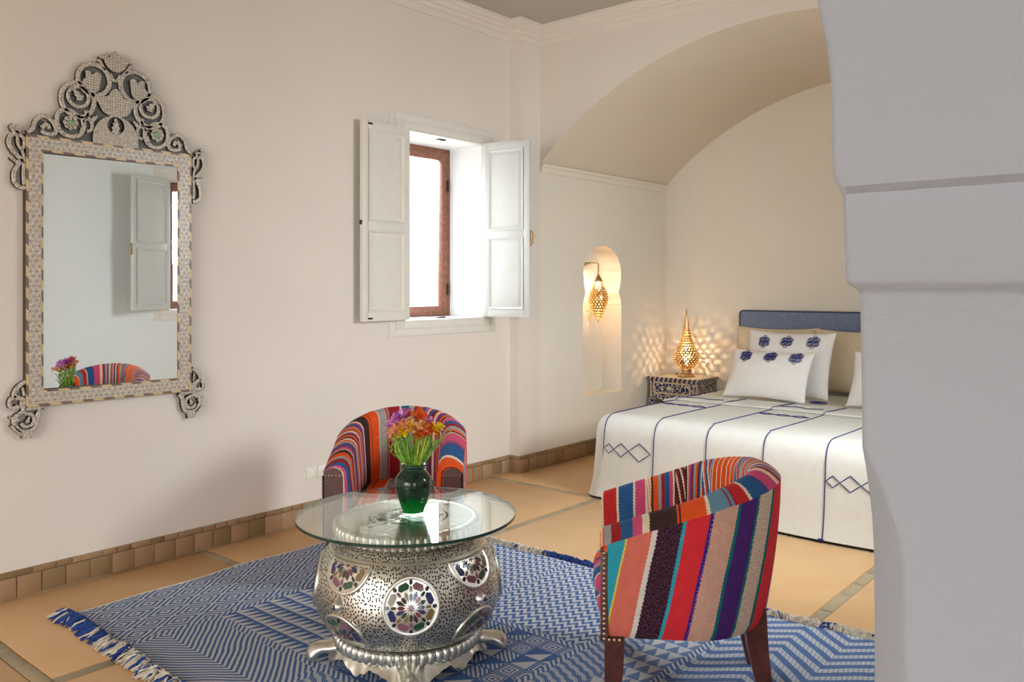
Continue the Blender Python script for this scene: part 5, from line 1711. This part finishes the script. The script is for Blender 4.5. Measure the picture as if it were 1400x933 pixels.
mb = MB(); mb.box(*L_(BX0+.03, 5.05, .30), *L_(BX1-.03, YB-.11, .575), 0, .05); mb.build('mattress', M['white_cotton'], bed)
for x in (BX0+.18, BX1-.18):
    for y in (5.25, 7.2): MB().box(*L_(x-.03, y-.03, 0), *L_(x+.03, y+.03, .065)).build('leg', M['leg_wood'], bed)

# bedspread: flat top, rounded shoulders, hanging front and sides
ZT = .590
FY = 4.962
cpf = [(-.30, ZT), (-.16, ZT), (-.115, ZT-.002), (-.08, ZT-.010), (-.048, ZT-.026), (-.024, ZT-.052), (-.008, ZT-.088), (.000, ZT-.130), (.004, .40), (.008, .33), (.012, .26), (.017, .19), (.024, .12), (.034, .06), (.046, .016)]
def cover_pt(s_off, px_, py_, nx_, ny_, k, wob):
    o, z = cpf[k]
    t = max(0.0, (ZT-z)/ZT)
    o2 = o+wob*t*t
    return (px_+nx_*o2, py_+ny_*o2, z)
cr = .13
outl = []
ypts = [YB-.115-(YB-.115-(FY+cr))*i/30 for i in range(31)]
for y in ypts: outl.append((BX0, y, -1, 0))
for i in range(1, 13):
    a = PI+PI/2*i/12; outl.append((BX0+cr+cr*math.cos(a), FY+cr+cr*math.sin(a), math.cos(a), math.sin(a)))
for i in range(1, 41): outl.append((BX0+cr+(BX1-BX0-2*cr)*i/40, FY, 0, -1))
for i in range(1, 13):
    a = 1.5*PI+PI/2*i/12; outl.append((BX1-cr+cr*math.cos(a), FY+cr+cr*math.sin(a), math.cos(a), math.sin(a)))
for y in ypts[::-1][1:]: outl.append((BX1, y, 1, 0))
def wob(i, px_, py_):
    corner = math.exp(-((i-37)/6.0)**2)*.035+math.exp(-((i-89)/6.0)**2)*.05
    return .014*math.sin(px_*5.3+.4)+.016*math.sin(py_*6.1)+corner
V = []; F = []; K = len(cpf)
for i, (px_, py_, nx_, ny_) in enumerate(outl):
    for k in range(K): 
        p = cover_pt(0, px_, py_, nx_, ny_, k, wob(i, px_, py_))
        if k < 2: p = (min(max(p[0], BX0+.3 if k == 0 else BX0+.16), BX1-.3 if k == 0 else BX1-.16), max(p[1], FY+.3 if k == 0 else FY+.16), p[2])
        V.append(p)
for i in range(len(outl)-1):
    for k in range(K-1): a_ = i*K+k; F.append((a_, a_+1, a_+K+1, a_+K))
F.append(tuple(i*K for i in range(len(outl))))
cov = thing('bedspread', 'ivory bedspread embroidered with navy lines and diamonds draped over the bed', 'bedspread', (0, 0, 0))
cl_ = MB().add(V, F, 0).build('cloth', M['cover'], cov, None, 80)
def front_pt(x, v):
    """point on the front drape at height v (hem .016 .. top), or on the top when v < 0 (distance -v behind the edge)"""
    if v < 0: return Vector((x, FY+.115-v, ZT+.0015))
    for (o0, z0), (o1, z1) in zip(cpf, cpf[1:]):
        if z1 <= v <= z0+1e-9:
            t = (v-z1)/max(1e-6, z0-z1); o = o1+(o0-o1)*t
            tt = (ZT-v)/ZT
            return Vector((x, FY-(o+(.014*math.sin(x*5.3+.4)+.016*math.sin(FY*6.1))*tt*tt)-.002, v+.0015))
    return Vector((x, FY, v))
FOLD = 5.965
for j in range(6):
    x = (1.072, 1.475, 1.862, 2.250, 2.636, 3.03)[j]
    if x > BX1-.02: continue
    P = [front_pt(x-.020*max(0, (.45-v)/.45)*(1 if j == 0 else .25), v) for q, v in enumerate([.018, .06, .12, .19, .26, .33, .40, ZT-.130, ZT-.100, ZT-.075, ZT-.052, ZT-.036, ZT-.026, ZT-.016, ZT-.010, ZT-.005])]
    P += [Vector((x+.012*math.sin(y*3+j), y, ZT+.0025)) for y in (FY+.13, FY+.25, FY+.45, FY+.65, FY+.85, FOLD-.01)]
    P[1:] = [p if p.y < FY+.1 else p for p in P[1:]]
    tag(MB().tube(P, .0034, 5).build('embroidered_line', M['thread'], cl_), 'navy embroidered line')
    q = MB().box(x-.030, P[0].y-.006, .012, x+.004, P[0].y+.004, .024, 0, .003); tag(q.build('tassel', M['thread'], cl_), 'navy thread end at the hem')
def chain(xs_, hs, fn, name='embroidered_diamond'):
    for (xa, xb), h in zip(zip(xs_, xs_[1:]), hs):
        xm = xa+(xb-xa)*.5
        P = [fn(xa, 0), fn((xa+xm)/2, h/2), fn(xm, h), fn((xb+xm)/2, h/2), fn(xb, 0), fn((xb+xm)/2, -h/2), fn(xm, -h), fn((xa+xm)/2, -h/2)]
        tag(MB().tube(P, .0034, 5, closed=True).build(name, M['thread'], cl_), 'navy embroidered diamond')
for xa in (1.070, 2.635):
    chain([xa+.004, xa+.085, xa+.205, xa+.382], [.034, .047, .062], lambda x, d: front_pt(x, .357+d))
for xa in (1.075, 1.858, 2.635):
    def topf(x, d): return Vector((x, 5.745+d*.9, ZT+.0025))
    chain([xa+.01, xa+.13, xa+.25, xa+.375], [.03, .035, .04], topf)
# turned-back fold of the bedspread
V = []; F = []; nx_ = 40
sec2 = [(FOLD+.48, .003), (FOLD+.30, .014), (FOLD+.12, .018), (FOLD+.02, .019), (FOLD-.004, .016), (FOLD-.012, .009), (FOLD-.006, .002), (FOLD+.02, .001)]
for i in range(nx_+1):
    x = BX0+.02+(BX1-BX0-.04)*i/nx_
    e = min(1.0, min(i, nx_-i)/2.0)
    for (y, z) in sec2: V.append((x, y+.006*math.sin(x*7), ZT+z+(0 if e >= 1 else -.02*(1-e))))
for i in range(nx_):
    for k in range(len(sec2)-1): a_ = i*8+k; F.append((a_, a_+1, a_+9, a_+8))
fo_ = MB().add(V, F, 0).build('turned_fold', M['cover'], cov, None, 80)
for j in range(6):
    x = (1.072, 1.475, 1.862, 2.250, 2.636, 3.03)[j]+.012
    if x > BX1-.04: continue
    P = [Vector((x+.05*(t-.0), FOLD-.013+.32*t, ZT+.011+.010*min(1, t*8))) for t in (0, .04, .1, .3, .6, 1.0)]
    tag(MB().tube(P, .0040, 5).build('embroidered_line', M['thread'], fo_), 'navy embroidered line')
for xa in (1.10, 1.88, 2.66):
    P = [(xa+.03+.10*q, FOLD+.10+.022*(1 if q % 2 else -1), ZT+.0205) for q in range(4)]
    tag(MB().tube(P, .0036, 5).build('embroidered_line', M['thread'], fo_), 'navy embroidered zigzag')

# ---- pillows
def pillow_surf(w, h, t, u, v, front):
    g = max(0.0, (1-u**4)*(1-v**4))
    e = min(1.0, (1-abs(u))*8)*min(1.0, (1-abs(v))*8)
    th = t*(g**.5)*(.25+.75*min(1.0, ((1-abs(u))*(1-abs(v)))**.35*1.25))
    x = w/2*u*(1-.055*(1-v*v)); z = h/2+h/2*v*(1-.085*(1-u*u))
    wr = .006*math.sin(u*9+v*5)*math.sin(v*7-u*3)*(1-g*.6)
    y = -th*(1.0 if front else -.8)+wr
    return Vector((x, y, z))
def pillow(name, label, loc, rot, w, h, t, mat, motif=False, group=None):
    n = 22; V = []; F = []
    def prm(i): q = i/n*2-1; return math.copysign(1-(1-abs(q))**1.6, q)
    for fr_ in (True, False):
        for j in range(n+1):
            for i in range(n+1): V.append(pillow_surf(w, h, t, prm(i), prm(j), fr_))
    m_ = (n+1)*(n+1)
    for j in range(n):
        for i in range(n):
            a_ = j*(n+1)+i; F.append((a_, a_+1, a_+n+2, a_+n+1)); F.append((m_+a_, m_+a_+n+1, m_+a_+n+2, m_+a_+1))
    o = MB().add(V, F, 0).build(name, mat, None, None, 120)
    o.location = loc; o.rotation_euler = rot
    tag(o, label, 'pillow', group)
    if motif:
        for (cu, cv) in motif:
            mb = MB()
            def at(a_, b_):      # a_, b_ metres across the pillow
                u = cu+a_/(w/2); v = cv+b_/(h/2)
                p = pillow_surf(w, h, t, max(-.97, min(.97, u)), max(-.97, min(.97, v)), True); p.y -= .003
                return p
            sc = .052
            for k in range(4):       # four scrolled petals with rings inside
                a0 = PI/4+PI/2*k
                cxp, cyp = .5*sc*math.cos(a0)*1.25, .5*sc*math.sin(a0)*.95
                for rr_ in (.46, .30, .14):
                    P = [at(cxp+sc*rr_*1.15*math.cos(2*PI*q/14), cyp+sc*rr_*math.sin(2*PI*q/14)) for q in range(14)]
                    mb.tube(P, .0026, 4, closed=True)
            for (dx_, dy_) in ((0, .98), (0, -.98)):
                P = [at(dx_*sc+.28*sc*math.cos(2*PI*q/8), dy_*sc+.2*sc*math.sin(2*PI*q/8)) for q in range(8)]
                mb.tube(P, .0026, 4, closed=True)
            q_ = mb.build('embroidered_motif', M['thread'], o); tag(q_, 'navy embroidered medallion', kind='stuff')
    return o
m3 = [(-.58, .66), (.06, .68), (.66, .70)]
pillow('pillow', 'white pillow with three navy motifs, front one of the pair lying lowest on the left', (1.650, 6.30, .612), (R(-27), 0, R(-4)), .70, .42, .085, M['white_cotton'], m3)
pillow('pillow', 'white pillow with three navy motifs standing behind the lower embroidered one', (1.690, 6.60, .612), (R(-17), 0, R(-5)), .76, .545, .090, M['white_cotton'], [(-.54, .62), (.02, .66), (.60, .68)])
pillow('pillow', 'plain beige pillow against the left end of the headboard', (1.375, 7.12, .602), (R(-14), 0, R(2)), .76, .555, .10, M['beige'])
pillow('pillow', 'plain beige pillow against the middle of the headboard', (2.095, 7.06, .602), (R(-14), 0, R(-3)), .76, .555, .10, M['beige'])
pillow('pillow', 'white pillow with navy motifs partly hidden behind the pillar', (2.61, 6.34, .612), (R(-22), 0, R(-5)), .68, .43, .085, M['white_cotton'], m3)
sm_ = MB()
for rr_ in (.055, .038, .02): sm_.tube([(2.03+rr_*1.2*math.cos(2*PI*q/16), 6.47+rr_*math.sin(2*PI*q/16), .604) for q in range(16)], .0035, 4, closed=True)
o = sm_.build('embroidered_motif', M['thread'], fo_); tag(o, 'navy motif on the turned sheet', kind='stuff')

# ---- nightstand of blue and bone inlay
NX0, NX1, NY0, NY1, NZT = .135, .690, 7.075, 7.475, .632
ns = thing('nightstand', 'small bedside table of bone inlay on navy blue, brass lamp on top', 'nightstand', ((NX0+NX1)/2, (NY0+NY1)/2, 0))
def N_(x, y, z): return (x-(NX0+NX1)/2, y-(NY0+NY1)/2, z)
def nbox(name, x0, y0, z0, x1, y1, z1, mat, bev=.002, parent=None):
    return MB().box(*N_(x0, y0, z0), *N_(x1, y1, z1), 0, bev).build(name, mat, parent or ns)
nbox('top', NX0+.004, NY0+.004, NZT-.018, NX1-.004, NY1, NZT, M['bone_plain'])
nbox('top_edge', NX0-.004, NY0-.004, NZT-.020, NX1+.004, NY1, NZT-.004, M['bone_dash'])
nbox('frieze', NX0+.022, NY0+.020, NZT-.048, NX1-.022, NY1-.01, NZT-.020, M['bone_dash'])
nbox('carcass', NX0+.026, NY0+.028, NZT-.175, NX1-.026, NY1-.012, NZT-.046, M['bone'])
dr = nbox('drawer', NX0+.075, NY0+.014, NZT-.150, NX1-.105, NY0+.050, NZT-.060, M['bone'], .003)
mb = MB()
for (x0, z0, x1, z1) in ((NX0+.062, NZT-.163, NX1-.092, NZT-.150), (NX0+.062, NZT-.062, NX1-.092, NZT-.050), (NX0+.062, NZT-.163, NX0+.077, NZT-.050), (NX1-.107, NZT-.163, NX1-.092, NZT-.050)):
    mb.box(*N_(x0, NY0+.008, z0), *N_(x1, NY0+.030, z1), 0, .001)
mb.build('drawer_frame', M['bone_plain'], ns)['kind'] = 'stuff'
kn = MB().lathe([(.0005, .030), (.013, .027), (.023, .016), (.023, .009), (.010, .004), (.008, 0)], 16)
for i, p in enumerate(kn.v): kn.v[i] = N_(NX0+.240+p[0]-.0, NY0+.014-p[2], NZT-.105+p[1])
tag(kn.build('knob', M['bone_plain'], dr), 'round bone knob')
for (x, s_) in ((NX0+.026, 1), (NX1-.026, -1)):
    mb = MB().box(*N_(min(x, x+s_*.012), NY0+.020, NZT-.180), *N_(max(x, x+s_*.012), NY0+.030, NZT-.048)); mb.build('corner_strip', M['bone_plain'], ns)
# apron with a pointed arch and splayed legs
ap = [(NX0+.03, NZT-.165), (NX1-.03, NZT-.165), (NX1-.03, NZT-.215), (NX1-.085, NZT-.205), (NX1-.16, NZT-.225), ((NX0+NX1)/2, NZT-.262), (NX0+.16, NZT-.225), (NX0+.085, NZT-.205), (NX0+.03, NZT-.215)]
mb = MB(); mb.prism(ap, NY0+.022, NY0+.038, lambda a_, b_, d: N_(a_, d, b_), 0); mb.build('apron', M['bone'], ns)
for (x, s_) in ((NX0+.055, -1), (NX1-.055, 1)):
    for (y, t_) in ((NY0+.05, -1), (NY1-.05, 1)):
        V = []; F = [(3, 2, 1, 0), (8, 9, 10, 11)]
        for (w, z, o_) in ((.034, NZT-.165, 0), (.024, .34, .045), (.018, .0, .075)):
            cx_, cy_ = x+s_*o_, y+(t_*o_*.25)
            V += [N_(cx_-w, cy_-w*.8, z), N_(cx_+w, cy_-w*.8, z), N_(cx_+w, cy_+w*.8, z), N_(cx_-w, cy_+w*.8, z)]
        for i in range(2):
            for q in range(4): F.append((4*i+q, 4*i+(q+1) % 4, 4*i+4+(q+1) % 4, 4*i+4+q))
        MB().add(V, F, 0, None, False).build('leg', M['bone'], ns)

# ---- pierced brass lamps
def pierced_shell(name, prof_, seg, mat, parent, gap, band_lo=0.0, band_hi=1.0):
    """lathe shell whose grid cells are opened in a leafy pattern, so that light really leaves through it"""
    P = smooth_path(prof_, 4); n = len(P)
    mb = MB(); V = []; F = []
    for i, (r, z) in enumerate(P):
        for k in range(seg): a = 2*PI*(k+(.5 if i % 2 else 0))/seg; V.append((r*math.cos(a), r*math.sin(a), z))
    for i in range(n-1):
        t = i/(n-1)
        for k in range(seg):
            k2 = (k+1) % seg
            a_, b_, c_, d_ = i*seg+k, i*seg+k2, (i+1)*seg+k2, (i+1)*seg+k
            openc = band_lo < t < band_hi and gap(i, k, seg)
            if not openc: F.append((a_, b_, c_, d_))
            else:
                # keep a rim around each opening
                q = [Vector(V[j]) for j in (a_, b_, c_, d_)]; ctr = sum(q, Vector())/4
                o = len(V); V += [tuple(ctr+(p-ctr)*.72) for p in q]
                for e in range(4): F.append(((a_, b_, c_, d_)[e], (a_, b_, c_, d_)[(e+1) % 4], o+(e+1) % 4, o+e))
    mb.add(V, F, 0)
    return mb.build(name, mat, parent, None, 80)
LX, LY, LZ = .470, 7.245, NZT
lamp = thing('table_lamp', 'pierced brass teardrop lamp glowing on the inlaid bedside table', 'lamp', (LX, LY, LZ))
MB().lathe([(.0005, .001), (.085, .001), (.088, .006), (.084, .012), (.078, .026), (.060, .036), (.048, .040), (.046, .048), (.052, .052), (.052, .072), (.046, .076), (.044, .080)], 40).build('base', M['bronze'], lamp, None, 40)
sh_prof = [(.046, .078), (.080, .098), (.108, .132), (.122, .172), (.118, .212), (.100, .258), (.078, .304), (.058, .352), (.043, .400), (.032, .450), (.024, .500), (.017, .550), (.010, .600)]
pierced_shell('shade', sh_prof, 40, M['bronze'], lamp, lambda i, k, s_: (i % 2 == 0 and (k+(i//2)) % 2 == 0), .03, .90)
MB().lathe([(.011, .598), (.014, .604), (.009, .612), (.006, .622), (.010, .630), (.006, .640), (.003, .660), (.0005, .672)], 16).build('finial', M['bronze'], lamp, None, 60)
bl = MB().lathe([(.012, .110), (.014, .128), (.020, .150), (.022, .164), (.018, .178), (.008, .188), (.0005, .190)], 20); tag(bl.build('bulb', M['bulb'], lamp), 'glowing bulb')
MB().tube([(0, 0, .05), (0, 0, .112)], .008, 8).build('lamp_holder', M['brass'], lamp)
cd = MB(); cd.tube([(-.08, .03, .006), (-.12, .06, .006), (-.17, .10, .010), (-.20, .15, .0055), (-.21, .2, .0055)], .004, 6); tag(cd.build('cord', M['iron'], lamp), 'dark lamp cord')
point_light('table_lamp_light', (LX, LY, LZ+.168), 3.4, (1.0, .77, .52), .013)

PX, PYL = XP-.085, 6.42
pend = thing('wall_lantern', 'pierced brass lantern hanging from a bracket inside the keyhole niche', 'lantern', (PX, PYL, 1.715))
br = MB(); br.tube([(0, 0, 0), (0, -.10, .002), (0, -.27, .0)], .006, 8)
br.prism([(-.27, .0), (-.27, -.045), (-.235, -.032), (-.19, -.016), (-.13, -.004), (-.09, 0)], -.005, .005, lambda a_, b_, d: (d, a_, b_), 0)
br.build('bracket', M['bronze'], pend)
chn = MB()
for q in range(4):
    c = -.012-.026*q
    chn.tube([((.007*math.cos(2*PI*e/8)) if q % 2 else 0, 0 if q % 2 else .007*math.cos(2*PI*e/8), c+.015*math.sin(2*PI*e/8)) for e in range(8)], .0028, 5, closed=True)
o = chn.build('chain', M['brass'], pend); o['kind'] = 'stuff'
MB().lathe([(.0005, -.098), (.010, -.104), (.014, -.116), (.026, -.134), (.038, -.156), (.040, -.172), (.036, -.174)], 28, caps=False).build('cap', M['bronze'], pend, None, 60)
pp = [(.036, -.176), (.052, -.205), (.072, -.245), (.088, -.290), (.092, -.330), (.086, -.370), (.066, -.420), (.040, -.470), (.018, -.510), (.006, -.530)]
pierced_shell('shade', pp, 36, M['bronze'], pend, lambda i, k, s_: (i % 2 == 0 and (k+(i//2)) % 2 == 0), -.01, .97)
MB().lathe([(.006, -.528), (.008, -.535), (.003, -.545), (.0005, -.552)], 12).build('finial', M['bronze'], pend)
bl = MB().lathe([(.012, -.175), (.015, -.190), (.026, -.210), (.028, -.226), (.021, -.244), (.0005, -.254)], 18); tag(bl.build('bulb', M['bulb'], pend), 'glowing bulb')
point_light('wall_lantern_light', (PX, PYL, 1.715-.222), 6.0, (1.0, .77, .52), .02)
